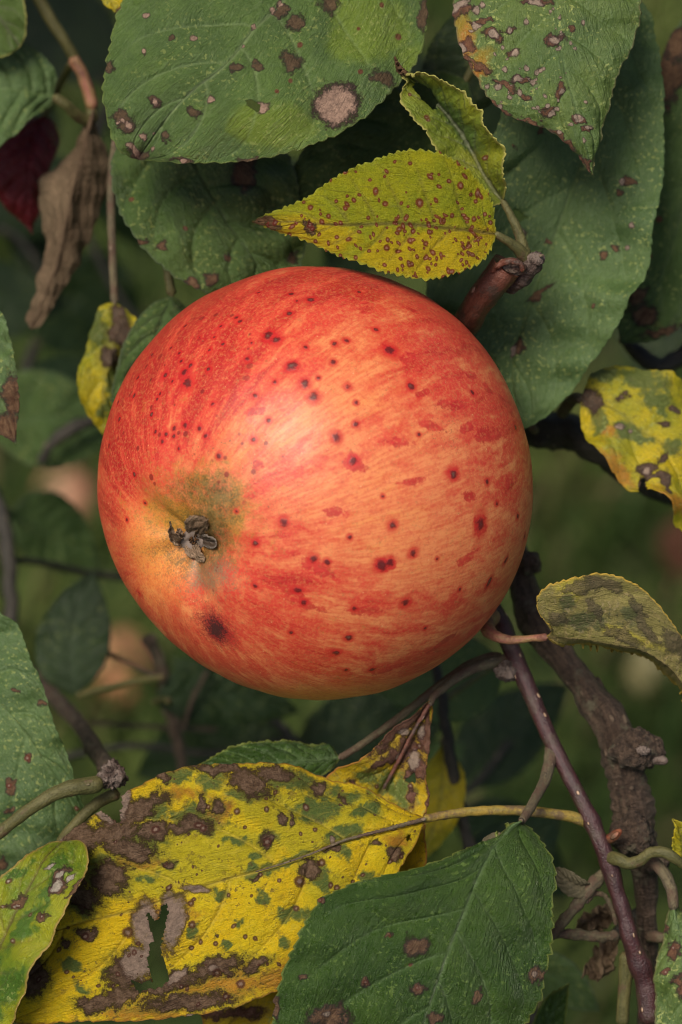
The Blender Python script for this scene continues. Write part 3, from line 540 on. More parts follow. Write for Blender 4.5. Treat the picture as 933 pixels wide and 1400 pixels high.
    om = bark_mat('stamens', (.20, .085, .02), (.09, .04, .015), lentamt=0, rough=.7, seed=23)
    r = random.Random(3)
    for i in range(11):
        a_ = r.uniform(0, 6.28); d_ = r.uniform(2, 7); px, py = 263+d_*math.cos(a_), 739+d_*math.sin(a_)
        tube(cal, [(*C(px, py, -1.5), 1.1), (*C(px+r.uniform(-1.5, 1.5), py+r.uniform(-2, 2), .2), .9), (*C(px+r.uniform(-4, 4), py+r.uniform(-4, 4), 1.4+r.random()), 1.3)], om, 'stamen', n=8, seg=6, bumps=.1)
    # ---- stalk at the far side, up to the twig behind
    sx, sy = AC[0]-AX[0]*RA*.66, AC[1]+AX[1]*RA*.66
    tube(root, [(sx, sy, -AX[2]*.62*RA*K*1000, 8), (AC[0]+.75*RA*.646, AC[1]-.8*RA*.296, -.82*RA*K*1000*.9, 7), (598, 598, -46, 9)], M['olive_stalk'], 'stalk', n=20)
    return root
def cup_mesh(C):
    """small dark woody cup that carries the sepals"""
    co = []; n1, n2 = 7, 24
    for i in range(n1):
        for j in range(n2):
            a = j/n2*6.283; rad = [.5, 3, 6, 9, 12, 15, 17][i]; h = [.1, .15, .3, .5, .45, .2, -.5][i]+.15*math.sin(a*5+i)
            co.append(C(263+rad*math.cos(a)*(1+.1*math.sin(3*a)), 739+rad*math.sin(a)*.95, h))
    f = [(i*n2+j, i*n2+(j+1) % n2, (i+1)*n2+(j+1) % n2, (i+1)*n2+j) for i in range(n1-1) for j in range(n2)]
    return P(np.array(co)), f
apple()
# ================================================================== the twig the apple hangs from
def place(px, py, z): return tuple(P(np.array([px, py, z], float)))
def petiole(par, pts, mat=None, **kw): return tube(par, pts, mat or M['olive_stalk'], 'petiole', seg=12, **kw)

def fruiting_twig():
    t = thing('fruiting_twig', 'purple-brown apple twig behind the apple with yellow, green and curled leaves', 'twig', place(876, 1320, -4))
    tube(t, [(889,1402,-4,15),(884,1345,-4,15.5),(872,1309,-3,14),(863,1286,-2,12.5),(854,1251,-2,11.5),(843,1217,-2,11),(834,1185,-2,12.5),(824,1158,-2,11.5),(808,1121,-3,10.5),(788,1080,-4,10.5),
             (765,1036,-6,11),(737,975,-9,11.5),(707,905,-13,12.5),(682,848,-18,13.5),(650,790,-34,14),(612,700,-50,15),(598,600,-54,15.5),(607,520,-42,16),(620,474,-26,17)],
         M['purple_bark'], n=260, seg=28, bumps=.05, seed=3, knots=[(.07,.22,.012),(.235,.2,.012),(.48,.12,.01)])
    # brown upper stub with its cut end and bud
    st = tube(t, [(622,468,-22,20),(636,444,-11,20),(650,421,-3,19.5),(668,395,2,20),(684,376,4,22),(694,364,5,23)], M['stub_bark'], 'stub', n=90, seg=36, bumps=.07, seed=5, endcap='flat')
    blob(st, (697,366,5.6), 22.5, M['cut'], 'cut_face', squash=(1.0, .50, .55), lump=.22, seed=8)
    tube(st, [(673,372,6.6,3.5),(684,361,8.5,4.2),(698,357,9.3,4.5),(711,361,9,4),(716,372,8,3.5)], M['stub_bark'], 'bark_lip', n=40, seg=10, bumps=.3, seed=4)
    b = tube(t, [(688,392,-3,17),(704,381,0,17),(717,369,2,17.5),(727,360,4,16),(735,351,5,9)], M['bud'], 'spur', n=70, seg=28, bumps=.16, seed=6, rings=(.1,.9,5,.08))
    blob(b, (733,354,5.5), 12, M['bud'], 'bud', squash=(1,.8,.8), lump=.15, seed=3)
    tube(b, [(738,350,7,2.4),(744,349,8,1.4)], M['grey_stick'], 'stipule', n=10, seg=8)
    # --- spotted lime leaf lying over the apple's top
    r = np.random.default_rng(44); sp = [tuple(a[:2])+tuple(v*.85 for v in a[2:4])+tuple(a[4:]) for a in [(423,305,4),(440,303,5),(450,296,4.5),(377,304,5),(367,307,4),(401,309,4,6,60),(424,308,5),(428,313,4),(397,320,4),(401,329,5),(462,325,4),(478,328,5.5),(529,339,5.5),(514,262,5,8,0),(574,278,7,9,0),(527,279,5.5),(561,224,4),(614,248,4.5),(629,254,5.5,7.5,0),(629,221,5,7,0),(653,264,4,10,5),(644,266,4),(492,267,3.5),(549,278,3.5),(558,283,3),(596,274,4,6,-30),(546,314,5.5),(565,316,5),(561,330,5,7,-35),(592,345,4.5,7,-35),(582,334,5),(582,352,4),(560,363,4.5),(520,330,3),(607,379,5),(617,372,4),(640,347,4,5,-40),(642,335,4,6,-30),(618,295,4,5,0),(607,302,3.5,7,0),(648,300,4,6,0),(647,318,4,10,-35),(654,328,3.5),(619,372,4),(600,240,3),(540,222,3.5),(506,246,3.5),(476,270,3),(485,275,4,5,-40),(461,276,3.5),(473,286,4,5,-45),(555,299,4,5,0),(504,298,4),(638,370,4),(627,375,3.5),(473,236,5),(603,208,4),(415,276,3.5),(424,283,5),(437,321,4),(583,300,3),(505,343,4),(545,343,6,4,10),(596,362,3),(467,350,3.5),(466,305,4),(433,330,4),(633,285,3)]]
    for _ in range(150):
        x = r.uniform(400, 675); y = r.uniform(225, 376)
        if y < 300 and r.random() < .55: x, y = r.uniform(540, 675), r.uniform(290, 378)
        a_ = r.uniform(1.3, 3.3); sp.append((x, y, a_, a_*r.uniform(1, 2.2), r.uniform(-60, 0)))
    lf = leaf(t, [(679,320,9),(649,315,11),(610,311,12.5),(571,307,13),(533,305,13),(467,307,12),(398,303,8),(345,303,3)],
         [(676,296,9),(666,262,9),(649,237,10),(625,219,11),(602,209,11),(571,204,11),(548,207,11),(517,216,11),(494,223,10),(473,236,10),(444,251,9),(413,272,7),(375,289,5)],
         [(673,338,12),(656,361,15),(633,371,16),(610,378,16),(587,381,16),(556,379,16),(521,371,16),(494,361,15),(467,352,13),(440,340,11),(406,325,7),(375,315,5)],
         M['lime'], 'yellow-green leaf covered in red-brown spots above the apple', ns=300, nt=130, tooth=(11, 5.5), nv=8, spt=sp, undul=.7,
         brn=[(355,304,16,7,0),(375,308,16,6,15),(424,312,12,8,40)], zc=[(590,350,90,40,0),(430,320,60,20,10)], puff=.45, groove=.35, vslant=.2)
    petiole(lf, [(676,319,9,4.5),(690,327,8,6),(705,337,6.5,7.5),(716,349,5,9),(722,358,4,9)])
    # --- folded lime leaf with a hole
    lf = leaf(t, [(688,276,5),(666,247,5),(649,215,4),(625,174,3),(599,142,3),(583,122,4),(563,106,6),(548,96,8),(540,78,10)],
         [(690,262,9),(690,240,13),(688,205,15),(676,192,16),(667,180,16),(662,156,15),(643,138,14),(620,121,13),(593,106,12),(576,102,11),(556,103,9.5),(546,93,9)],
         [(681,280,6),(660,285,6),(630,262,7),(608,228,8),(595,202,9),(586,186,9),(567,162,9),(552,146,8),(547,132,7),(549,119,7),(556,112,7.5),(550,104,8)],
         M['lime_fold'], 'folded lime-green leaf with a hole near its curled tip', ns=190, nt=90, tooth=(10, 3.2), undul=.5, uscale=50,
         spt=[(584,160,4),(597,215,3.5),(665,215,4),(585,165,3),(560,130,3)], brn=[(545,92,14,6,40),(541,80,7)], puff=.4, grn=[(610,150,50,14,50),(640,190,40,16,60)],
         holes=[[(570,113),(583,117),(593,127),(598,138),(597,150),(591,152),(583,143),(572,131),(562,119)]])
    petiole(lf, [(686,272,5,4.5),(696,290,5,5.5),(706,310,5,6.5),(713,330,4.5,7.5),(720,352,4,9)])
    # --- olive leaf, folded lengthwise
    lf = leaf(t, [(746,871,4),(770,873,5),(797,876,6),(844,884,7),(876,890,7),(901,903,6),(920,918,5),(936,940,3),(955,985,0)],
         [(752,866,5),(754,858,7),(738,840,9),(734,820,11),(744,805,12),(766,795,13),(797,788,13.5),(835,786,13),(866,796,12),(888,813,11),(907,834,10),(924,858,8),(942,885,6),(955,930,3)],
         [(760,878,2),(797,884,-2),(844,891,-6),(876,897,-8),(900,909,-8),(925,935,-6),(945,975,-2)],
         M['olive'], 'olive-brown leaf folded along its midrib, right of the apple', ns=240, nt=110, tooth=(13, 3.2), undul=.7, uscale=90, puff=.15, groove=.1, nv=8,
         brn=[(823,800,26,8,10),(790,803,18,7,-5),(880,850,34,7,60),(812,832,18,7,60),(921,880,20,12,60),(765,845,12,8,0),(850,868,30,7,30)],
         grn=[(800,850,40,14,0),(775,820,14),(860,840,20)], zc=[(860,870,60,8,20),(780,800,30,20,0)])
    petiole(lf, [(750,871,4,5.5),(725,873,2,5),(700,875,1,6),(681,871,0,7.5),(668,862,-3,10),(667,850,-8,11),(677,842,-14,11)], mat=M['pink_stalk'], n=50)
    # --- big yellow leaf
    ysp = [(272,1128,8,5,0),(430,1137,4),(214,1134,6.5),(278,1132,5.5),(365,1152,7),(262,1235,5),(264,1264,6),(262,1296,4),(298,1330,7),(249,1349,4),(356,1196,4),(382,1204,3.5),(405,1242,5),(410,1205,9),(539,1132,5),(296,1290,4),(350,1283,4),(324,1112,5),(365,1152,5),(175,1275,8),(118,1280,6),(440,1180,6),(460,1215,5),(490,1230,6),(330,1345,7),(310,1362,6)]
    ry = np.random.default_rng(77)
    for _ in range(130):
        a_ = 1.6+2.6*ry.uniform()**2; ysp.append((ry.uniform(40, 575), ry.uniform(1050, 1390), a_, a_*ry.uniform(.7, 1.6), ry.uniform(-60, 60)))
    ybr = [(212,1134,22,15,10),(268,1127,26,12,10),(245,1133,20,8,0),(365,1152,11,11,0),(298,1105,9,12,0),(231,1181,9,7,0),(276,1099,6,14,0),(340,1072,34,20,25),(305,1052,50,9,3),(375,1060,30,11,0),(180,1112,56,16,-25),(155,1140,50,14,-10),(112,1150,24,26,0),(180,1160,40,14,10),(160,1195,26,18,30),(150,1210,24,16,30),(190,1170,20,10,0),(110,1225,34,20,15),(65,1165,40,8,-45),(95,1140,40,12,-45),(50,1340,20,26,10),(175,1325,34,24,-30),(165,1362,42,14,-20),(230,1345,60,14,-15),(300,1320,40,14,-15),(350,1320,24,8,-30),(260,1370,70,12,-5),(130,1372,30,12,0),(120,1275,14,8,0),(90,1290,9,7,0),(425,1190,12,17,10),(436,1075,9,12,0),(470,1095,7,10,0),(385,1118,7,9,0),(400,1125,5,9,0),(512,1155,7,6,0),(455,1160,12,6,-20),(350,1200,6,5,0),(540,1166,12,7,40),(225,1062,14,8,-10),(240,1270,6,9,0),(330,1385,30,7,0),(420,1330,10,5,30),(295,1278,3)]
    ygr = [(300,1225,16,10,0),(330,1260,10,8,0),(360,1230,14,9,30),(420,1255,16,10,0),(390,1290,12,9,0),(450,1240,14,12,0),(500,1200,16,10,0),(150,1330,12,8,0),(100,1320,16,10,0),(115,1350,12,9,0),(310,1290,9,7,0),(350,1170,16,8,0),(320,1150,18,9,0),(240,1060,24,12,0),(400,1070,50,18,10),(330,1090,30,10,0),(300,1105,16,14,0),(215,1110,26,16,0),(275,1120,50,20,10),(365,1150,20,14,0),(430,1110,40,20,0),(475,1090,40,16,0),(470,1140,30,12,-20),(500,1110,24,10,0),(440,1200,14,24,0),(470,1165,20,18,0),(230,1181,16,10,0),(205,1200,12,9,0),(345,1190,12),(195,1150,44,24,0),(140,1190,40,24,0),(290,1070,20),(265,1270,8,12,0),(110,1235,30,20,0),(480,1230,14,20,0),(430,1290,24,14,0),(400,1250,30,12,0),(390,1180,40,8,-20)]
    ypl = [(198,1262,17,34,8),(240,1262,15,42,12),(190,1318,24,24,-10),(268,1215,22,6,5),(243,1335,20,7,-30),(170,1100,9,24,10),(140,1115,16,6,40),(410,1206,4),(214,1134,3.5),(278,1133,3),(90,1140,30,4,-50),(455,1150,5),(292,1325,8,4,0),(262,1390,6,4,0),(233,1250,14,34,0),(208,1290,14,30,0)]
    lf = leaf(t, [(583,1119,6),(540,1131,8),(524,1135,9),(468,1150,11),(429,1166,12.5),(389,1180,13.5),(349,1192,14),(310,1202,14),(251,1222,14),(180,1245,13),(145,1253,12),(109,1261,11),(60,1278,9),(0,1308,6),(-45,1335,2)],
         [(560,1108,5),(520,1088,4),(490,1072,4),(452,1062,5),(433,1055,5),(401,1046,6),(341,1043,8),(300,1045,9),(270,1045,9),(251,1050,9),(225,1056,9),(196,1071,10),(167,1087,9),(138,1108,7),(109,1126,5),(87,1147,3),(60,1170,1),(20,1210,0),(-20,1260,0),(-40,1300,0)],
         [(570,1150,9),(552,1180,11),(522,1238,14),(482,1290,16),(430,1332,17),(372,1358,17),(317,1378,17),(272,1387,16),(214,1394,16),(180,1396,15),(138,1396,14),(90,1398,13),(35,1400,11),(-15,1380,7),(-40,1350,4)],
         M['yellow'], 'large yellow leaf with brown patches and a torn hole', bscale=.86, ns=380, nt=230, tooth=(24, 3.0), nv=6, undul=1.3, uscale=150, puff=1.5, groove=.75, vslant=.30,
         brn=ybr, grn=ygr, pal=ypl, spt=ysp, zc=[(380,1110,90,30,10),(250,1175,150,44,-10),(420,1130,80,40,0),(450,1250,40,50,0)],
         org=[(300,1350,130,26,-12),(390,1335,60,16,-30),(200,1385,90,14,0),(245,1085,30,14,0),(300,1110,20,24,0),(190,1180,40,12,0),(540,1150,20,14,0),(230,1250,50,16,0)],
         holes=[[(200,1250),(206,1247),(211,1258),(217,1256),(221,1240),(229,1233),(231,1242),(229,1264),(222,1300),(228,1322),(230,1340),(222,1349),(204,1352),(189,1356),(182,1339),(193,1344),(209,1341),(204,1319),(206,1293),(212,1283),(206,1264)],
                [(130,1100),(140,1090),(158,1078),(168,1090),(167,1110),(162,1128),(154,1122),(141,1112)], [(553,1142),(561,1138),(562,1148),(556,1151)]])
    petiole(lf, [(588,1119,6,4),(579,1120,6.5,5.5),(600,1116,5,6),(640,1110,3,6.5),(700,1108,1,7),(750,1112,-1,7.5),(790,1119,-3,8),(818,1132,-5,9)], mat=M['yellow_stalk'], n=60)
    tube(lf, [(583,1119.5,7.2,3.2),(524,1135,9.9,2.5),(468,1150,11.9,2.0),(429,1166,13.4,1.5),(389,1180,14.3,1.2),(349,1192,14.6,1.0)], M['grey_stick'], 'midrib', n=120, seg=8, bumps=.2)
    # --- second yellow leaf hanging behind it
    lf = leaf(t, [(589,958,-3),(583,966,-3),(564,1003,-3),(548,1035,-4),(524,1079,-6),(480,1150,-10),(430,1240,-12),(370,1330,-10),(290,1432,-6)],
         [(578,966,-2),(564,980,-1),(524,1011,0),(492,1035,0),(452,1060,-2),(400,1120,-6),(330,1210,-9),(290,1300,-9),(272,1370,-7)],
         [(592,972,-3),(588,1000,-2),(584,1059,-1),(584,1107,-1),(584,1154,-1),(581,1200,-2),(550,1290,-5),(480,1360,-5),(372,1415,-5)],
         M['yellow_brown'], bscale=.78, label='yellow leaf with brown edges, tip down, half hidden behind the large yellow leaf', ns=240, nt=100, tooth=(16, 2), undul=1.0, nv=7,
         brn=[(548,996,60,9,-40),(582,975,7,30,0),(583,1010,14,30,0),(557,1025,12,26,20),(574,1050,12,16,0),(537,1030,14,16,30),(560,1060,10,8,0),(585,1090,4,40,0),(563,1090,6,16,0),(330,1385,40,10,0),(290,1380,20,14,0),(520,1040,20,8,-40),(480,1075,10)],
         pal=[(576,1000,6,9,0),(555,1002,10,5,-20),(567,1040,9,14,0),(545,1035,5)], grn=[(550,1080,20,30,0),(500,1060,20,14,0),(530,1070,16)],
         spt=[(572,1020,5),(548,1110,4),(560,1075,4),(515,1075,4)], holes=[[(553,1066),(567,1056),(568,1070),(560,1072)]])
    petiole(lf, [(588,966,-3,4),(592,954,-4,5),(610,938,-7,6),(636,920,-9,7),(662,909,-11,8),(685,905,-14,10),(702,900,-14,9)], mat=M['grey_stick'], n=50)
    tube(lf, [(588,962,-1.5,3),(564,1003,-1.5,2.6),(548,1035,-2.5,2.8),(524,1080,-4.5,2.4)], M['stub_bark'], 'midrib', n=40, seg=8, bumps=.2)
    # --- glossy green leaf at the bottom
    r = np.random.default_rng(2)
    lf = leaf(t, [(713,1123,14),(700,1130,15.5),(677,1155,18),(651,1208,21),(634,1252,22),(616,1296,22),(598,1348,22),(581,1397,21),(560,1460,18),(540,1530,14)],
         [(700,1124,13),(684,1135,12),(672,1150,15),(650,1161,17),(616,1173,20),(568,1187,22),(515,1199,23),(471,1214,23),(436,1232,23),(414,1266,23),(396,1306,22),(379,1353,21),(372,1400,19),(378,1450,16),(430,1505,14),(490,1530,13)],
         [(719,1127,12),(732,1136,12),(748,1157,13),(760,1180,14),(760,1210,15),(758,1250,16),(757,1284,16),(750,1318,16),(739,1366,15),(721,1397,14),(690,1450,13),(620,1515,13)],
         M['glossy_dark'], 'large glossy dark green leaf with brown spots at the bottom edge', ns=330, nt=200, tooth=(19, 6.0), nv=6.2, undul=1.2, uscale=130, puff=1.0, groove=.5, vslant=.34,
         brn=[(570,1294,18,14,0),(571,1350,12,7,0),(732,1334,14,9,0),(450,1392,28,16,0),(500,1341,6,5,0),(650,1359,10,5,-50),(376,1375,5,24,0),(533,1279,4,3,0),(595,1390,10,7,-40),(416,1334,9,4,0),(443,1230,5)],
         spt=[(561,1319,3),(500,1342,4.5),(571,1350,4),(438,1231,4),(533,1279,2.5)], pal=[(732,1333,5,4,0),(446,1388,6,5,0),(572,1349,4,2.5,0),(563,1319,2.2)],
         zc=[(560,1262,30,14,20)])
    petiole(lf, [(712,1125,14,5),(722,1110,10,6.5),(736,1085,4,7),(746,1065,-1,8),(752,1040,-5,9),(755,1018,-8,10)], mat=M['grey_stick'], n=40)
    # small scale leaf turned over near its base
    leaf(lf, [(668,1156,15.5),(680,1148,14.5),(692,1140,14)], [(660,1148,15),(676,1137,13)], [(674,1157,15),(688,1150,14)], M['dried_grey'], 'pale turned-over lobe', puff=.05, ns=24, nt=12, tooth=(8, 1), name='lobe', undul=.2, thick=.0002)
    # --- small dark green leaf under the apple
    lf = leaf(t, [(466,1036,-8),(430,1040,-6),(390,1043,-5),(340,1046,-5),(300,1048,-6),(272,1046,-8)],
         [(452,1024,-10),(420,1016,-9),(385,1012,-8),(350,1014,-7),(320,1020,-6),(293,1032,-7)], [(450,1056,-6),(400,1075,-6),(350,1080,-6),(300,1066,-7)],
         M['glossy_dark'], 'small dark green leaf peeping out above the large yellow leaf', ns=120, nt=50, tooth=(9, 3), puff=.9, undul=1.2, uscale=60)
    petiole(lf, [(462,1038,-8,5),(482,1026,-8,5),(520,1000,-9,5.5),(560,970,-10,6),(600,938,-11,6),(640,912,-13,8),(668,902,-15,10),(690,900,-16,10)], mat=M['grey_stick'], n=50)
    blob(t, (692,918,-12), 15, M['bud'], 'bud', squash=(1,.9,.9), lump=.3, seed=12)
    # --- bottom fork, red bud, curved stalks and the right-hand leaf
    tube(t, [(858,1300,-6,12),(856,1330,-7,10),(853,1365,-8,9.5),(851,1402,-9,9)], M['olive_stalk'], 'side_stub', n=40, seg=16, seed=3)
    tube(t, [(826,1152,-4,5),(834,1147,-2,7),(842,1141,-1,6.5),(850,1134,-1,3)], M['red_bud'], 'red_bud', n=24, seg=16, bumps=.08, seed=2)
    tube(t, [(833,1172,-2,11),(846,1175,1,9),(860,1181,2,8),(875,1176,3,7.5),(890,1166,4,7.5),(906,1165,5,7.5),(920,1171,5,7),(934,1182,4,6.5),(960,1200,2,6)], M['olive_stalk'], 'curved_stalk', n=70, seg=16, bumps=.1, seed=9)
    lf = leaf(t, [(920,1238,2),(926,1265,4),(932,1300,5),(936,1350,5),(938,1400,4),(936,1460,2)], [(912,1248,1),(905,1280,1),(898,1320,2),(895,1360,3),(896,1400,3),(908,1440,2)],
         [(935,1242,0),(955,1270,1),(968,1320,1),(970,1380,1),(955,1430,1)], M['green_tip'], 'green leaf with brown spots, cut off by the right edge low down', ns=150, nt=60, tooth=(14, 2), puff=.5,
         brn=[(924,1300,10,12,20),(911,1268,4,6,0),(914,1329,5),(933,1350,8,16,0),(916,1303,5)], spt=[(914,1329,4),(922,1296,4)])
    petiole(lf, [(921,1245,2,6),(920,1225,2,8),(914,1205,1,8.5),(903,1187,0,8.5),(893,1179,-1,8),(882,1178,-3,8),(872,1180,-6,9)], mat=M['grey_stick'], n=40)
    lf = leaf(t, [(930,1185,4),(936,1160,4),(931,1140,5),(920,1120,6)], [(945,1170,3),(942,1145,4),(932,1126,5)], [(926,1172,5),(924,1150,6),(921,1134,6)], M['yellow_back'], 'narrow yellow-green leaf tip at the right edge', ns=50, nt=20, tooth=(7, 2))
    # --- dried leaf stalks between twig and old branch
    tube(t, [(752,1284,-6,6),(764,1268,-5,7),(778,1250,-4,7),(792,1234,-4,8),(806,1216,-4,9),(820,1200,-6,10),(834,1188,-8,9)], M['grey_stick'], 'dry_stalk', n=60, seg=14, bumps=.2, seed=14)
    tube(t, [(752,1277,-7,5),(775,1277,-8,7),(802,1279,-9,7.5),(825,1281,-10,7.5),(845,1279,-12,8)], M['grey_stick'], 'dry_stalk', n=60, seg=14, bumps=.15, seed=15)
    leaf(t, [(808,1212,-3),(790,1212,-3),(775,1203,-3),(760,1187,-4)], [(804,1206,-2),(786,1194,-2),(770,1187,-3)], [(797,1226,-3),(778,1226,-3),(762,1213,-4)], M['dried_grey'], 'small dried grey-green leaf beside the glossy dark leaf', ns=60, nt=30, tooth=(9, 1.5), crumple=.15, puff=.1, undul=.5)
    tube(t, [(800,1235,-4,4),(813,1222,-5,4),(826,1224,-6,3.5),(836,1240,-7,3.5),(843,1265,-8,3)], M['grey_stick'], 'dry_stalk', n=40, seg=10, bumps=.2, seed=16)
    return t
fruiting_twig()
# ================================================================== the old branch behind it
def old_branch():
    t = thing('old_branch', 'thick knotted brown branch running down the right side behind the twig', 'branch', place(884, 1402, -22))
    tube(t, [(706,740,-34,12),(712,765,-33,15),(714,795,-32,19),(724,835,-31,24),(745,868,-29,24),(770,903,-27,21),(795,934,-25,21),(816,962,-22,22),(834,988,-19,24),(846,1018,-17,27),(852,1045,-16,28),(858,1075,-16,27),
             (864,1105,-15,29),(869,1135,-15,29),(874,1160,-15,26),(880,1190,-16,20),(884,1240,-17,15),(886,1290,-18,14.5),(886,1345,-20,15),(887,1410,-22,15)], M['old_bark'], n=340, seg=48, bumps=.10, seed=2, rings=(.43,.66,11,.10), knots=[(.36,.12,.02),(.40,.14,.02)])
    blob(t, (724,770,-30), 17, M['old_bark'], 'knot', lump=.15, seed=1)
    b = blob(t, (872,1024,-10), 31, M['old_bark'], 'knot', squash=(1.15,.9,.9), lump=.16, seed=6, seg=40)
    blob(b, (880,1026,-5), 8, M['bud'], 'leaf_scar', squash=(1.2,.8,.6), lump=.3, seed=7)
    tube(t, [(882,1034,-10,9),(896,1037,-9,8.5),(908,1040,-8,7),(914,1040,-8,4)], M['dried_bud'] if 'dried_bud' in M else M['bud'], 'bud', n=20, seg=14)
    tube(t, [(845,1000,-22,16),(828,968,-24,14),(820,945,-26,9),(815,925,-27,4)], M['old_bark'], 'spur', n=40, seg=20, bumps=.2, seed=9)
    blob(t, (866,1140,-8), 26, M['old_bark'], 'knot', squash=(1.1,1.1,.8), lump=.22, seed=11)
    blob(t, (893,1180,-12), 18, M['old_bark'], 'knot', squash=(1.2,.8,.8), lump=.3, seed=12)
    # dried flower remains clinging to it
    tube(t, [(884,1281,-14,8),(900,1281,-12,8),(920,1282,-11,7),(945,1284,-11,7)], M['grey_stick'], 'dry_stalk', n=30, seg=14, bumps=.15, seed=17)
    tube(t, [(884,1240,-22,9),(860,1262,-24,9),(838,1282,-23,8),(828,1300,-22,7)], M['dark_bark'], 'dry_stalk', n=30, seg=12, bumps=.3, seed=18)
    leaf(t, [(832,1282,-20),(826,1305,-18),(822,1325,-19),(812,1340,-20)], [(845,1290,-19),(844,1315,-17),(832,1336,-19)], [(812,1290,-20),(806,1318,-18),(796,1330,-20)], M['dried'], 'crumpled dried leaf scrap', ns=70, nt=50, crumple=2.6, tooth=(6, 2), undul=2, uscale=20)
    leaf(t, [(842,1246,-22),(820,1250,-22),(800,1262,-22),(788,1280,-23)], [(830,1234,-21),(806,1242,-21),(790,1258,-22)], [(832,1268,-22),(812,1280,-22)], M['dried'], 'crumpled dried leaf scrap', ns=60, nt=40, crumple=2.0, tooth=(6, 2), undul=2, uscale=20)
old_branch()
# ================================================================== shoots entering from above
def shoot_top_left():
    t = thing('leafy_shoot', 'shoot reaching in at the top with a broad green leaf bearing one pale brown patch', 'shoot', place(560, -260, -12))
    tube(t, [(700,-420,-12,13),(560,-260,-14,12),(520,-200,-18,11),(560,-120,-28,10),(640,-60,-40,9),(700,0,-55,8)], M['purple_bark'], n=60, seg=16)
    lf = leaf(t, [(455,-150,-8),(430,-80,-3),(384,5,2),(348,39,4),(326,69,5),(300,96,6),(268,120,6),(242,145,5),(215,180,3),(189,218,0)],
         [(420,-175,-8),(330,-160,-6),(250,-110,-4),(195,-50,-2),(165,0,0),(152,50,2),(145,80,2.5),(140,120,3),(143,152,3),(150,180,2.5),(160,202,2),(174,213,1)],
         [(500,-150,-8),(555,-90,-6),(583,-20,-4),(585,30,-2),(576,70,-1),(562,98,0),(548,112,1),(525,138,3),(500,160,5),(470,178,6),(420,201,7),(380,213,7),(330,221,6),(270,223,4),(222,221,2)],
         M['green_top'], 'broad green leaf with a pale brown patch and a small hole at the top', bscale=.82, ns=330, nt=210, tooth=(21, 4.5), nv=6.3, undul=1.5, uscale=150, puff=.95, groove=.42, vslant=.32,
         pal=[(459,144,29,25,20),(168,166,4),(177,170,4.5),(196,184,4),(210,205,4),(265,55,4),(201,23,4),(201,74,4),(286,136,5),(213,141,5),(347,38,4),(333,62,3),(374,14,4),(384,5,4),(161,170,3),(360,150,8,9,30),(186,204,5,12,-30),(209,183,2.5),(253,220,4),(178,197,7,4,0)],
         brn=[(459,144,35,30,20),(325,91,14,9,10),(354,90,9,6,0),(400,84,18,14,0),(398,95,10),(522,110,20,10,15),(267,154,12,8,20),(213,141,13,9,20),(168,165,24,14,15),(230,186,10,7,0),(150,90,10,7,-30),(252,219,15,6,5),(190,212,18,8,20),(385,15,8,14,0),(405,30,10,14,30),(340,220,18,5,0),(580,20,8,30,0),(450,5,18,12,0),(236,52,9,6,0)],
         spt=[(378,128,3.5),(397,112,3.5),(410,62,4),(490,105,4),(521,10,4),(490,40,3),(545,50,5)], ctr=0,
         zc=[(370,175,70,30,0),(500,40,60,60,0),(560,90,30)],
         holes=[[(336,140),(343,137),(351,141),(358,148),(356,155),(348,154),(340,148)]])
    petiole(lf, [(452,-145,-8,7),(470,-180,-10,8),(500,-215,-14,9)], mat=M['olive_stalk'])
    lf = leaf(t, [(740,10,-52),(700,40,-48),(660,70,-46),(620,95,-46),(590,160,-48)], [(700,-10,-50),(650,0,-48),(600,40,-48),(575,100,-48)], [(740,60,-52),(710,110,-50),(660,150,-48),(620,170,-48)], M['painted_shade_back'], 'dark green leaf between the two top leaves', ns=70, nt=40)
    petiole(lf, [(736,12,-52,6),(715,5,-54,7),(700,0,-55,8)])
    lf = leaf(t, [(640,110,-30),(590,150,-28),(540,195,-27),(470,245,-27),(400,310,-28)], [(600,95,-30),(520,120,-29),(450,160,-28),(405,220,-28),(388,270,-28)], [(650,170,-30),(620,240,-28),(560,310,-27),(470,350,-27)], M['green_back'], 'dark green leaf behind the spotted lime leaf', ns=140, nt=80, nv=6, puff=.9)
    petiole(lf, [(636,113,-30,5),(655,70,-33,6),(668,20,-38,7),(675,-30,-44,7)])
shoot_top_left()
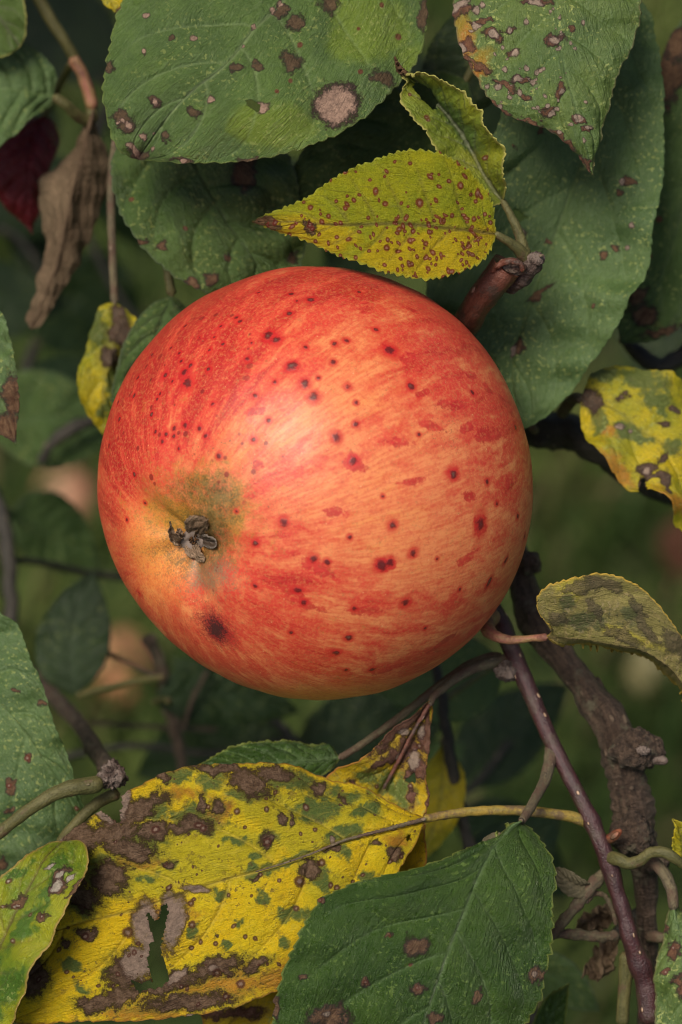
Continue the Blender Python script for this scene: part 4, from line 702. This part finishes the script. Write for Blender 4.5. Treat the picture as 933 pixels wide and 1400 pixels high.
def shoot_top_right():
    t = thing('leafy_shoot', 'shoot in the upper right carrying the pointed, white-speckled green leaf', 'shoot', place(820, -260, -15))
    tube(t, [(700,-420,-14,13),(770,-330,-15,13),(820,-260,-16,12),(880,-160,-22,11),(940,-60,-34,10),(1010,40,-46,9)], M['purple_bark'], n=60, seg=16)
    r = np.random.default_rng(9)
    wh = [(697,43,4.5,6,30),(676,52,5,7,50),(634,5,12,6,-25),(624,12,8),(651,16,5),(686,65,3),(705,73,6,8,20),(760,55,8,5,5),(733,5,12,5,10),(719,94,3.5),(734,99,4.5),(707,108,7.5,5,-10),(728,112,4),(711,127,4),(698,132,3.5),(769,124,4.5,3.5,0),(755,156,7,4.5,-35),(763,149,4),(791,161,5),(804,173,6,3.5,5),(748,145,3.5),(680,120,5),(666,118,4),(686,146,4),(691,94,3.5),(632,64,5,8,0),(652,38,7,5,0),(745,131,3),(801,192,3),(740,97,3),(660,10,5),(720,30,4)]
    for _ in range(46):
        x = r.uniform(640, 800); y = r.uniform(10, 185)
        wh.append((x, y, r.uniform(1.5, 3.0)))
    lf = leaf(t, [(765,-130,4),(757,-60,7),(759,0,9),(762,36,10),(771,89,11),(786,143,11),(800,193,10),(811,239,7)],
         [(850,-90,0),(878,-30,1),(875,15,3),(875,28,3),(862,70,5),(845,98,6),(834,150,7),(823,182,7),(815,210,7)],
         [(690,-110,2),(636,-50,4),(620,0,5),(622,35,6),(632,71,8),(650,104,9),(668,134,9),(693,157,9),(720,167,9),(743,175,9),(768,190,9),(789,209,8),(800,228,7.5)],
         M['green_tip'], 'pointed green leaf with white flecks and yellowing left side at the upper right', bscale=.72, ns=250, nt=150, tooth=(20, 4.5), nv=6.5, undul=1.1, uscale=120, puff=.8, groove=.35, vslant=.3,
         pal=wh, brn=[(697,43,16,6,-20),(674,52,14,10,20),(703,72,13,8,-15),(760,55,16,9,-5),(782,38,8,7,30),(733,3,30,7,0),(632,18,22,10,-35),(651,88,30,6,30),(640,62,10,14,20),(645,98,18,5,50),(680,145,30,5,38),(720,166,30,5,15),(770,190,30,5,30),(710,108,18,8,0),(766,122,10,12,0),(692,118,24,8,20),(751,152,18,8,-30),(792,162,12,6,0),(803,174,12,6,0),(800,225,14,5,60),(720,133,12,7,20),(660,30,26,6,-10)],
         zc=[(630,50,24,60,15),(648,100,16,40,30)], org=[(632,70,14,40,20),(650,105,12,24,30)])
    petiole(lf, [(766,-125,4,7),(780,-175,-2,8),(805,-235,-10,9),(818,-258,-15,10)])
    # big leaf behind, pointing down
    lf = leaf(t, [(860,-30,-22),(835,80,-20),(810,170,-20),(788,240,-21),(760,320,-22),(736,380,-22),(712,452,-22),(700,510,-23),(712,588,-24)],
         [(800,0,-20),(740,60,-18),(695,130,-16),(677,180,-16),(640,240,-17),(605,320,-19),(583,392,-22),(592,450,-24),(630,510,-26),(670,555,-26)],
         [(890,20,-24),(904,90,-22),(908,160,-19),(907,240,-16),(894,320,-14),(886,362,-14),(864,412,-14),(842,454,-15),(808,497,-17),(783,533,-19),(756,562,-21),(728,582,-23)],
         M['blue_green'], 'large dull green leaf hanging behind the spur at the upper right', bscale=.75, ns=240, nt=130, tooth=(18, 3), nv=6.5, undul=1.6, uscale=120, puff=.9, groove=.4,
         brn=[(847,262,7),(862,249,8),(712,475,8,14,30),(870,248,6),(838,335,6),(826,352,8),(815,420,5),(740,400,30,5,-30),(740,180,8,5,0),(700,200,5),(750,330,4)], pal=[(710,317,9,7,0),(854,250,4.5),(855,338,4),(867,310,4),(847,500,7),(702,480,4,9,25)],
         zc=[(850,400,30,80,30),(700,430,30)], holes=[[(700,290),(708,287),(716,293),(724,294),(720,300),(712,300),(706,306),(700,300)]])
    petiole(lf, [(858,-25,-22,7),(885,-70,-24,8),(905,-110,-26,9)])
    lf = leaf(t, [(1010,30,-46),(975,150,-42),(935,290,-40),(895,400,-40),(850,470,-40)], [(940,20,-42),(890,130,-38),(870,260,-37),(858,370,-38),(845,440,-39)], [(1050,140,-46),(1020,300,-44),(960,420,-42),(900,465,-41)],
         M['green_back'], 'dark green leaf in the right upper corner with a brown blotch', ns=120, nt=70, nv=6, puff=1.1, brn=[(905,110,26,44,20),(925,60,16,20,0),(880,430,20,14,0),(905,455,26,8,-10),(870,405,12)], spt=[(885,350,6),(900,300,5)])
    petiole(lf, [(1008,35,-46,7),(1005,10,-46,8)])
    tube(t, [(1010,40,-46,9),(1030,200,-52,12),(1000,380,-60,13),(940,480,-62,13),(900,500,-60,13),(870,480,-60,12),(850,455,-62,10)], M['dark_bark'], 'side_branch', n=80, seg=18, bumps=.15)
shoot_top_right()
# ================================================================== shoot at the left with shrivelled and red leaves
def shoot_left():
    t = thing('leafy_shoot', 'blurred shoot in the upper left corner with shrivelled brown and crimson leaves', 'shoot', place(30, -80, -50))
    tube(t, [(-40,-220,-44,13),(20,-90,-48,11),(50,-10,-52,10),(70,28,-53,9.5),(88,55,-54,9),(104,84,-56,8.5),(117,112,-57,8.5),(124,140,-58,9),(128,170,-58,10)], M['olive_stalk'], n=80, seg=16, seed=2)
    tube(t, [(98,76,-55,9),(112,100,-56,9.5),(122,128,-57,9.5),(127,150,-57,9)], M['pink_stalk'], 'bark_ring', n=30, seg=16)
    leaf(t, [(128,150,-56),(118,190,-52),(105,240,-50),(92,300,-50),(78,360,-52),(58,410,-54),(42,450,-56)],
         [(112,172,-58),(88,215,-62),(62,260,-64),(50,310,-62),(62,355,-58),(50,400,-57),(32,432,-57)],
         [(138,180,-58),(147,225,-60),(146,265,-60),(131,312,-58),(112,350,-58),(92,388,-56),(66,430,-56),(55,447,-56)],
         M['dried'], 'shrivelled brown leaf hanging straight down', ns=130, nt=70, crumple=.35, undul=1.5, uscale=90, tooth=(14, .6), puff=.1, groove=.1)
    lf = leaf(t, [(73,131,-50),(30,124,-47),(-20,120,-47),(-80,128,-50),(-130,145,-54)], [(76,105,-50),(62,78,-49),(30,58,-48),(-30,50,-50),(-90,70,-54)], [(70,145,-50),(45,160,-46),(18,185,-44),(-15,215,-44),(-70,205,-50)], M['blue_green'], 'blurred green leaf at the left edge below the corner', ns=110, nt=60, puff=1.0)
    petiole(lf, [(72,131,-50,6.5),(90,143,-51,8),(106,158,-54,9),(124,168,-57,9)])
    lf = leaf(t, [(-60,-60,-40),(-30,-10,-38),(0,25,-38),(28,64,-40)], [(0,-60,-40),(28,-20,-39),(36,20,-39),(36,45,-40)], [(-80,-10,-42),(-60,50,-42),(-20,78,-40),(10,76,-40)], M['lime_fold'], 'blurred bright green leaf in the very corner', ns=70, nt=40, grn=[(0,20,160)])
    petiole(lf, [(-58,-56,-40,6),(-40,-90,-42,7),(-10,-150,-46,8)])
    lf = leaf(t, [(60,158,-74),(45,190,-70),(40,230,-68),(38,270,-70),(44,320,-74)], [(74,165,-74),(84,186,-73),(76,212,-70),(66,240,-70),(58,280,-72)], [(38,168,-72),(10,190,-68),(-16,225,-68),(0,270,-70),(22,300,-73)], M['red'], 'dark crimson leaf half hidden by the shrivelled brown leaf', ns=80, nt=50, tooth=(15, 1), puff=.4)
    petiole(lf, [(60,160,-74,5),(80,120,-70,6),(98,85,-60,6)])
    lf = leaf(t, [(140,-40,-22),(150,-10,-20),(158,16,-19)], [(165,-30,-22),(170,0,-20)], [(125,-28,-20),(143,4,-19)], M['yellow_back'], 'tip of a small bright yellow leaf at the top edge', ns=40, nt=20)
    petiole(lf, [(140,-38,-22,4),(110,-70,-34,5),(50,-80,-46,6),(22,-88,-48,6)])
shoot_left()
def shoot_middle():
    t = thing('leafy_shoot', 'shoot behind the broad top leaf with a dull green and a small yellow leaf', 'shoot', place(190, 60, -30))
    tube(t, [(60,-260,-50,12),(120,-90,-46,11),(170,20,-42,10),(195,110,-40,9),(215,150,-36,8),(240,180,-34,7)], M['stub_bark'], n=60, seg=16)
    lf = leaf(t, [(225,155,-30),(262,215,-24),(284,255,-22),(310,300,-21),(345,350,-22),(372,400,-25)],
         [(180,165,-28),(153,215,-22),(155,260,-20),(172,305,-18),(200,345,-17),(235,376,-17),(270,397,-18),(300,405,-20),(340,412,-23)],
         [(300,150,-32),(365,175,-30),(395,215,-28),(412,275,-26),(420,330,-26),(405,380,-26)],
         M['green_back'], 'dull dark green leaf behind the apple and the broad top leaf', ns=200, nt=120, tooth=(19, 4), nv=6, puff=1.4, undul=1.6, groove=.5,
         brn=[(335,235,16,28,5),(222,338,7),(312,353,6),(260,390,14,7,20),(286,380,8),(196,330,8,5,0),(405,352,8)], spt=[(253,314,4),(180,270,4)])
    petiole(lf, [(228,158,-30,6),(238,172,-33,7)])
    lf = leaf(t, [(236,404,-34),(218,450,-32),(196,520,-32),(178,600,-36)], [(212,412,-33),(182,445,-31),(163,490,-30),(153,540,-32),(158,585,-35)], [(258,420,-36),(270,470,-38),(255,540,-38),(215,595,-38)], M['green_back'], 'small dull green leaf tucked behind the left shoulder of the apple', ns=90, nt=50, puff=.8)
    petiole(lf, [(236,406,-34,7),(232,385,-34,7),(226,340,-36,6),(222,240,-38,6),(214,152,-36,6)])
    lf = leaf(t, [(157,412,-44),(150,455,-42),(142,530,-41),(144,598,-44)], [(138,417,-44),(124,460,-43),(108,500,-42),(107,530,-42),(118,563,-43)], [(188,441,-44),(178,475,-44),(172,520,-44),(163,570,-44)], M['yellow_back'], 'small yellow and green leaf hanging on a long stalk left of the apple', ns=110, nt=50, crumple=.5,
         brn=[(165,455,14,20,0),(150,490,14,12,0),(160,430,7,14,0)], grn=[(140,460,24,30,0),(152,540,10,40,10),(132,440,16),(160,510,16,30,0)])
    petiole(lf, [(157,416,-44,6),(155,370,-44,6),(153,320,-44,6),(152,270,-44,6),(156,210,-44,6),(176,120,-42,7),(188,100,-41,7)], mat=M['grey_stick'])
shoot_middle()
# ================================================================== left edge
def shoot_left_low():
    t = thing('leafy_shoot', 'olive twig with a knobbly bud in front of a big green leaf, lower left', 'shoot', place(-120, 1180, 0))
    tube(t, [(-160,1250,-2,12),(-80,1190,0,10),(-20,1154,2,9),(10,1130,3,8.5),(40,1107,4,8.5),(70,1088,4,9.5),(95,1078,4,11),(120,1074,3,12),(142,1071,2,12)], M['olive_stalk'], n=120, seg=20, seed=4)
    blob(t, (153,1061,1), 19, M['bud'], 'bud', squash=(.95,1.0,1.0), lump=.28, seed=5, seg=36)
    tube(t, [(165,1085,-4,9),(148,1090,-4,8.5),(125,1105,-3,8),(100,1130,-2,7.5),(80,1155,-3,7)], M['olive_stalk'], 'side_stalk', n=40, seg=16, seed=6)
    tube(t, [(152,1056,-8,10),(136,1034,-40,11),(108,990,-80,11),(76,954,-110,12),(20,905,-130,14),(-60,860,-120,14)], M['old_bark'], 'side_branch', n=120, seg=26, bumps=.22, seed=7, knots=[(.1,.25,.03),(.3,.2,.03)])
    lf = leaf(t, [(-130,870,-24),(-60,920,-16),(0,964,-10),(36,1006,-9),(73,1060,-10),(96,1095,-12),(114,1140,-14)],
         [(-100,830,-22),(-40,815,-16),(0,835,-12),(22,853,-11),(34,882,-10),(55,926,-9),(67,964,-9),(81,1006,-9),(97,1046,-10),(110,1090,-12),(117,1112,-13)],
         [(-150,950,-26),(-130,1060,-20),(-90,1150,-16),(-40,1195,-14),(10,1198,-13),(50,1180,-13),(90,1162,-14)],
         M['blue_green'], 'big matt green leaf filling the lower left edge', ns=220, nt=130, tooth=(17, 3), nv=6, puff=.9, undul=1.5, groove=.5,
         brn=[(38,1036,6),(60,964,7,5,0),(14,1070,5),(15,1110,5),(13,1078,6),(0,1180,9),(22,940,3)], spt=[(38,1036,5),(14,1073,4),(105,1105,4)])
    petiole(lf, [(-128,872,-24,7),(-170,900,-22,8),(-190,1050,-14,9),(-175,1200,-6,11),(-160,1245,-3,12)])
    lf = leaf(t, [(-70,395,-8),(-30,460,-6),(-4,530,-5),(22,607,-5)], [(-20,405,-8),(4,430,-7),(16,470,-6),(25,520,-5),(26,560,-5),(22,590,-5)], [(-90,450,-8),(-60,530,-6),(-20,580,-5),(8,598,-5)], M['blue_green'], 'green leaf tip with purple-brown point at the left edge', ns=110, nt=50, tooth=(13, 3),
         brn=[(18,540,14,30,0),(14,585,22,22,0)], fleck=None) if False else \
     leaf(t, [(-70,395,-8),(-30,460,-6),(-4,530,-5),(22,607,-5)], [(-20,405,-8),(4,430,-7),(16,470,-6),(25,520,-5),(26,560,-5),(22,590,-5)], [(-90,450,-8),(-60,530,-6),(-20,580,-5),(8,598,-5)], M['blue_green'], 'green leaf tip with purple-brown point at the left edge', ns=110, nt=50, tooth=(13, 3),
         brn=[(18,540,14,30,0),(14,585,22,22,0)])
    petiole(lf, [(-68,397,-8,6),(-110,350,-12,7),(-170,500,-20,9),(-220,900,-14,11),(-170,1240,-4,12)])
    # twisted leaf in the corner
    lf = leaf(t, [(-70,1400,8),(-30,1345,12),(0,1293,15),(19,1251,16),(39,1213,16),(58,1178,13),(86,1150,6)],
         [(-40,1440,14),(0,1415,20),(18,1388,23),(34,1352,25),(52,1310,26),(76,1268,26),(98,1228,25),(114,1190,22),(121,1166,17),(112,1152,11)],
         [(-90,1350,6),(-60,1280,8),(-20,1222,9),(4,1196,10),(26,1178,10),(48,1163,8),(68,1152,6)],
         M['twisted'], 'twisted yellow-green leaf in the bottom left corner', ns=200, nt=100, tooth=(14, 1.6), nv=7, undul=.8, puff=.3,
         pal=[(79,1213,5,10,30),(84,1197,4,8,40),(70,1185,10,2.5,-30),(96,1200,10,2,-50)], spt=[(60,1254,6,3,-40),(20,1240,4),(12,1205,6,4,-20),(42,1251,3.5),(20,1287,4),(5,1240,6,3,0),(24,1238,5,3,0)],
         brn=[(79,1213,8,13,30),(84,1197,6,12,40),(105,1210,22,3.5,-55),(60,1254,8,4,-40),(24,1233,12,7,-40)], grn=[(40,1260,14,70,35),(80,1190,20,30,30),(15,1350,20,50,30),(30,1190,30,10,-30)])
    petiole(lf, [(-68,1396,8,6),(-110,1380,4,8),(-150,1300,0,10),(-155,1250,-2,11)])
shoot_left_low()
# ================================================================== right edge
def shoot_right():
    t = thing('leafy_shoot', 'dark branch right of the apple with a curled yellow leaf', 'shoot', place(960, 660, -50))
    tube(t, [(690,590,-58,26),(735,588,-54,29),(765,588,-52,28),(795,600,-50,23),(825,622,-50,18),(860,650,-52,16),(960,690,-56,16),(1080,700,-60,18)], M['dark_bark'], n=90, seg=26, bumps=.16, seed=4)
    lf = leaf(t, [(795,545,-26),(840,560,-24),(880,590,-22),(930,620,-22),(1000,660,-26),(1060,700,-32)],
         [(800,530,-26),(812,508,-27),(848,497,-28),(882,507,-28),(935,521,-28),(1000,570,-30),(1050,640,-32)],
         [(793,562,-24),(804,598,-20),(823,626,-18),(848,654,-17),(868,671,-16),(884,668,-16),(905,686,-16),(936,720,-18),(990,750,-24),(1040,740,-30)],
         M['yellow_back'], 'yellow and green mottled leaf with torn lower edge at the right', ns=190, nt=110, tooth=(22, 3), bscale=.72, org=[(840,640,40,16,40),(905,690,30,20,20),(830,590,14,10,0)], nv=6, undul=2.0, uscale=120, puff=.45, groove=.2,
         brn=[(803,542,16,20,20),(815,555,14,18,0),(884,640,14,11,-20),(905,625,16,5,-50),(880,660,6,14,0),(908,660,5,20,0),(908,580,9,6,0),(850,545,8),(895,650,18,5,10),(925,560,10,6,0)],
         grn=[(860,590,26,14,15),(900,550,22),(830,510,30,14,0),(880,520,50,18,10),(880,600,20,10,20),(820,575,12,20,0),(920,610,14)], pal=[(846,584,8,4,0),(884,642,5),(862,590,3)],
         holes=[[(874,690),(872,668),(877,652),(882,650),(884,664),(882,690)]])
    petiole(lf, [(797,546,-26,7),(788,544,-30,8),(778,552,-38,9),(768,566,-46,10)], mat=M['grey_stick'])
    tube(t, [(-10,0,0,0)]*0 or [(720,575,-40,5),(726,582,-38,6),(733,590,-42,6)], M['grey_stick'], 'scar', n=16, seg=10)
shoot_right()
# ================================================================== blurred growth farther back
def shoot_back(label, stem, stem_mat, leaves, loc, twigs=()):
    t = thing('leafy_shoot', label, 'shoot', place(*loc))
    tube(t, stem, stem_mat, n=90, seg=18, bumps=.2, seed=int(abs(loc[0])))
    for s in twigs: tube(t, s, stem_mat, 'side_twig', n=40, seg=12, bumps=.15)
    for (b, ang, ln, wd, z1, mt, lab, j) in leaves:
        lf = auto_leaf(t, b, ang, ln, wd, z1, M[mt], label=lab, bend=20)
        if j: petiole(lf, [(b[0], b[1], b[2], 5*(1-b[2]/600)), ((b[0]+j[0])/2+6, (b[1]+j[1])/2-4, (b[2]+j[2])/2, 5), (j[0], j[1], j[2], 6)])
    return t
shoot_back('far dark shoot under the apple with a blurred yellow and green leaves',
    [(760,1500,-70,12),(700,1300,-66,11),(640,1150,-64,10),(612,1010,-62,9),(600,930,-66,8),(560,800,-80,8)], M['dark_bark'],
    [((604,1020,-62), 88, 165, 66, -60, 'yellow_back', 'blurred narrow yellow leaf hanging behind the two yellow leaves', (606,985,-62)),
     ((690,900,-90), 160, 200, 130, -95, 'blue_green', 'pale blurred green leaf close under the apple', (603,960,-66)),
     ((650,1240,-76), 300, 170, 105, -95, 'painted_shade_back', 'blurred dark leaf above the glossy leaf', (655,1180,-66)),
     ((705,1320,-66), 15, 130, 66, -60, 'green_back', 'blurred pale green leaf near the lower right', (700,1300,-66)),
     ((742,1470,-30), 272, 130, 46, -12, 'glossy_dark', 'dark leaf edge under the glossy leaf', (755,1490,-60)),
     ((560,820,-84), 150, 120, 80, -100, 'painted_shade_back', None, (562,805,-80))], (760,1500,-70))
shoot_back('dark far shoot low left behind the apple with a shade-darkened leaf',
    [(262,1120,-145,7),(240,1000,-142,10),(231,960,-140,14),(224,925,-138,12),(212,890,-136,11),(200,868,-134,15)], M['old_bark'],
    [((104,952,-112), 264, 172, 104, -118, 'painted_shade_back', 'blurred green leaf darkened as if in shade, left of the apple low down', (226,925,-92)),
     ((210,960,-120), 350, 200, 90, -140, 'painted_shade_back', None, (232,960,-92))], (250,1120,-95),
    twigs=[[(120,880,-122,4),(165,902,-121,4),(200,918,-120,4),(228,930,-120,6)], [(120,988,-150,4),(180,992,-150,4),(300,998,-150,4)], [(250,1000,-122,4),(262,960,-122,4),(285,915,-124,3.5)]])
shoot_back('blurred twig at the very left edge with green leaves just above mid-height',
    [(-30,620,-150,12),(0,700,-140,13),(12,770,-136,13),(14,860,-134,12),(0,960,-130,12),(-40,1100,-120,12)], M['dark_bark'],
    [((-20,590,-150), 345, 190, 140, -160, 'green_back', 'blurred green leaf left of the apple', (-25,615,-150)),
     ((10,700,-170), 20, 150, 100, -190, 'green_back', None, (2,706,-142)),
     ((30,560,-170), 310, 120, 60, -190, 'painted_shade_back', None, (-20,610,-150))], (-30,620,-150),
    twigs=[[(55,635,-150,8),(70,608,-148,10),(95,588,-148,12),(118,578,-150,11),(150,572,-152,8)], [(12,765,-136,6),(60,770,-150,6),(110,782,-165,7),(170,790,-180,7),(260,800,-190,6)]])
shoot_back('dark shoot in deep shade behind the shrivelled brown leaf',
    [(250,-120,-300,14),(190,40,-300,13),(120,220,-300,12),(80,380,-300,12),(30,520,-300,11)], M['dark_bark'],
    [((170,90,-305), 210, 220, 130, -320, 'painted_shade_back', None, (178,70,-302)), ((120,230,-295), 150, 200, 120, -320, 'painted_shade_back', None, (118,226,-295)),
     ((90,350,-292), 50, 180, 110, -315, 'painted_shade_back', None, (90,345,-292)), ((70,400,-290), 170, 170, 110, -310, 'painted_shade_back', None, (72,398,-290)),
     ((200,30,-302), 80, 230, 130, -330, 'painted_shade_back', None, (196,34,-301)), ((215,0,-304), 330, 260, 140, -330, 'painted_shade_back', None, (208,0,-302)),
     ((50,470,-287), 330, 150, 90, -320, 'painted_shade_back', None, (50,470,-287)), ((110,240,-296), 20, 220, 120, -340, 'painted_shade_back', None, (114,236,-295)), ((60,120,-320), 120, 180, 110, -310, 'painted_shade_back', None, None), ((20,230,-315), 60, 200, 110, -330, 'painted_shade_back', None, None)], (190,40,-300),
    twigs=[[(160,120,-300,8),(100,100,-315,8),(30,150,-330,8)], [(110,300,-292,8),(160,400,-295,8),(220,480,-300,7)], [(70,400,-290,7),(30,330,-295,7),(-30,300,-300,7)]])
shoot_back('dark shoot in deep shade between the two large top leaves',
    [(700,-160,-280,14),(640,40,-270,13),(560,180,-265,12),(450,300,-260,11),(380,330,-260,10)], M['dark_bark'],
    [((640,40,-270), 60, 240, 140, -290, 'painted_shade_back', None, None), ((600,130,-267), 200, 230, 130, -280, 'painted_shade_back', None, None),
     ((530,210,-264), 100, 200, 130, -285, 'painted_shade_back', None, None), ((450,300,-260), 200, 190, 120, -280, 'painted_shade_back', None, None), ((670,-40,-275), 20, 240, 140, -295, 'painted_shade_back', None, None),
     ((860,380,-285), 60, 160, 100, -280, 'painted_shade_back', None, None)], (640,40,-270),
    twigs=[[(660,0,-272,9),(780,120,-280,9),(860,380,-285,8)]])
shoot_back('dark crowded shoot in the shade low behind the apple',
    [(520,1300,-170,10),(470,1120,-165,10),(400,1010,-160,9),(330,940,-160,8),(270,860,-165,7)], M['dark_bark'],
    [((420,1030,-162), 335, 190, 110, -175, 'painted_shade_back', None, (412,1022,-161)), ((400,1010,-160), 200, 200, 110, -180, 'painted_shade_back', None, None),
     ((470,1120,-165), 250, 170, 110, -170, 'painted_shade_back', None, None), ((480,1130,-165), 320, 220, 120, -180, 'green_back', None, None),
     ((340,950,-160), 130, 190, 110, -185, 'painted_shade_back', None, None), ((640,1080,-175), 300, 200, 110, -190, 'painted_shade_back', None, None), ((620,1120,-170), 20, 190, 110, -190, 'painted_shade_back', None, None)], (470,1120,-165),
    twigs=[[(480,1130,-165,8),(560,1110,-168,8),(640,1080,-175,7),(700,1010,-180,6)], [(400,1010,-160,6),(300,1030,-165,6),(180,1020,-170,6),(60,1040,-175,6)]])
# ------------------------------------------------------------------ windfalls in the grass
def windfall(px, py, rpx, label, cols, seed, tilt):
    c = ground_point(px, py); dist = np.linalg.norm(c-CAM); R = rpx*K*dist/D0
    c = c + np.array([0, 0, R*.75])
    t = thing('fallen_apple', label, 'apple', tuple(c), 'windfall apples in the grass')
    n = NT('windfall_skin'); r = n.attr('rest', True)
    col = n.mix(n.ss(n.noise(r, .06, 4, .6), .38, .62), cols[0], cols[1]); col = n.mix(n.ss(n.noise(r, .4, 4, .6), .55, .7, 0, .5), col, (.25, .12, .06))
    m = n.finish(col, .45, n.bump(n.noise(r, .5, 3), .0004, .6), .45)
    nph, nth = 48, 64; ph = np.linspace(0, np.pi, nph)[:, None]; th = np.linspace(0, 2*np.pi, nth, endpoint=False)[None, :]
    rr = 1-.15*np.exp(-(ph/.2)**2)-.32*np.exp(-((np.pi-ph)/.25)**2)+.02*np.cos(5*th)*np.exp(-((ph-.3)/.25)**2)
    q = np.stack([rr*np.sin(ph)*np.cos(th), rr*np.sin(ph)*np.sin(th), rr*np.cos(ph)*.92+0*th], -1)
    rot = np.array(Matrix.Rotation(tilt, 3, 'X') @ Matrix.Rotation(tilt*.7, 3, 'Y'))
    co = c+R*(q.reshape(-1, 3) @ rot.T)
    mesh_obj('fruit', co, grid_faces(nph, nth, True)[:, ::-1], m, t, dict(rest=q.reshape(-1, 3)*R*1000+seed*20))
    top = c+R*(np.array([[0, 0, -.62], [.05, .02, -.9], [.12, .05, -1.15]]) @ rot.T)
    pts = np.c_[top, [.0016, .0013, .0018]]
    tube(t, pts, M['olive_stalk'], 'stalk', n=12, seg=8, world=True)
windfall(160, 940, 56, 'fallen peach-pink apple low on the left, partly hidden by a dark leaf', ((.78, .30, .17), (.72, .36, .15)), 1, 1.2)
windfall(95, 700, 46, 'fallen dull pink apple left of the hanging apple, level with its eye', ((.55, .26, .15), (.45, .30, .16)), 2, 2.3)
windfall(893, 935, 40, 'fallen pale yellowish apple right of the old brown branch', ((.36, .32, .16), (.30, .26, .11)), 3, .6)
def fallen_leaf(px, py, ln, ang, seed):
    c = ground_point(px, py)+np.array([0, 0, .05]); nS, nT = 24, 12
    s = np.linspace(0, 1, nS)[:, None]; t = np.linspace(-1, 1, nT)[None, :]
    wv = .33*ln*np.sin(np.pi*s**.8)**.8
    x = (s-.5)*ln; y = t*wv; z = .15*ln*(t**2)*np.sin(np.pi*s)+.05*ln*np.sin(s*7+seed)+0*t
    ca, sa = math.cos(ang), math.sin(ang)
    co = np.stack([c[0]+x*ca-y*sa, c[1]+x*sa+y*ca, c[2]+z], -1).reshape(-1, 3)
    n = NT('fallen_leaf'); r = n.attr('rest', True)
    m = n.finish(n.mix(n.noise(r, .1, 3), (.07, .025, .012), (.11, .04, .018)), .7, None, .3)
    o = thing('fallen_leaf', 'reddish-brown fallen leaf in the grass near the right edge', 'leaf', tuple(c))
    mesh_obj('blade', co, grid_faces(nS, nT), m, o, dict(rest=np.stack([(x+0*y).ravel()*1000, y.ravel()*1000, 0*y.ravel()], 1)), thick=.0004)
    tube(o, np.array([[c[0]-ln*.5*ca, c[1]-ln*.5*sa, c[2], .0009], [c[0]-ln*.65*ca, c[1]-ln*.65*sa, c[2]+.004, .001], [c[0]-ln*.8*ca, c[1]-ln*.85*sa, c[2]+.002, .0011]]), M['pink_stalk'], 'petiole', n=10, seg=6, world=True)
fallen_leaf(935, 812, .055, 1.2, 2)
# ------------------------------------------------------------------ unseen tree overhead, its crown added to shade the background
def tree():
    t = thing('apple_tree', 'unseen apple tree whose leafy crown is added to shade the grass behind the hanging apple', 'tree', (-1.5, 1.9, 0))
    tube(t, np.array([[-1.5,1.9,-.05,.17],[-1.48,1.9,.3,.13],[-1.5,1.88,.9,.115],[-1.42,1.85,1.5,.10],[-1.35,1.8,2.2,.07],[-1.2,1.7,2.9,.04]]), M['old_bark'], 'trunk', n=90, seg=36, bumps=.06, world=True)
    limbs = [[[-1.45,1.87,1.4,.06],[-1.1,1.5,1.75,.05],[-.6,1.0,1.8,.04],[-.2,.5,1.65,.03],[.15,.32,1.5,.015]], [[-1.42,1.86,1.6,.055],[-1.2,1.8,1.9,.045],[-.9,1.7,1.9,.035],[-.6,1.6,1.75,.02]],
             [[-.5,.9,1.79,.03],[-.6,.45,1.6,.02],[-.75,.25,1.4,.012]]]
    for l in limbs: tube(t, np.array(l), M['old_bark'], 'limb', n=60, seg=18, bumps=.07, world=True)
    r = np.random.default_rng(11); pts = []
    for cx, cy, cz, sx, sy, sz, k in [(-.05,.21,1.46,.34,.06,.07,900), (-.28,.20,1.48,.16,.05,.08,700), (-.9,1.6,1.8,.35,.22,.18,600), (-1.2,1.7,1.9,.4,.3,.25,500), (-.8,.8,1.75,.2,.2,.12,200)]:
        pts.append(np.array([cx, cy, cz])+r.normal(0, 1, (k, 3))*[sx, sy, sz])
    c = np.vstack(pts); lim = 1.56-.79*(c[:, 1]+.386)+.05; c = c[(c[:, 2] > lim) & (c[:, 1] > .12)]
    k = len(c); L = r.uniform(.05, .085, k)[:, None]; a = r.normal(0, 1, (k, 3)); a[:, 2] -= .6; a /= np.linalg.norm(a, axis=1)[:, None]
    b = np.cross(a, r.normal(0, 1, (k, 3))); b /= np.linalg.norm(b, axis=1)[:, None]; nn = np.cross(a, b)
    prof = [(0, 0, 0), (.3, .26, .05), (.65, .24, .04), (1, 0, -.08), (.65, -.24, .04), (.3, -.26, .05), (.3, 0, -.02), (.65, 0, -.03)]
    v = np.stack([c+a*L*p+b*L*q+nn*L*h for p, q, h in prof], 1)
    i = np.arange(k)*8; tri = [(0, 1, 6), (1, 2, 7), (1, 7, 6), (2, 3, 7), (3, 4, 7), (4, 5, 6), (4, 6, 7), (5, 0, 6)]
    F = np.concatenate([np.stack([i+x, i+y, i+z], 1) for x, y, z in tri])
    n = NT('crown_leaves'); m = n.finish(n.mix(n.attr('tone'), (.04, .09, .02), (.09, .15, .035)), .5, None, .4, .15)
    mesh_obj('crown', v.reshape(-1, 3), F, m, t, dict(tone=np.repeat(r.uniform(0, 1, k), 8)), kind='stuff')
tree()
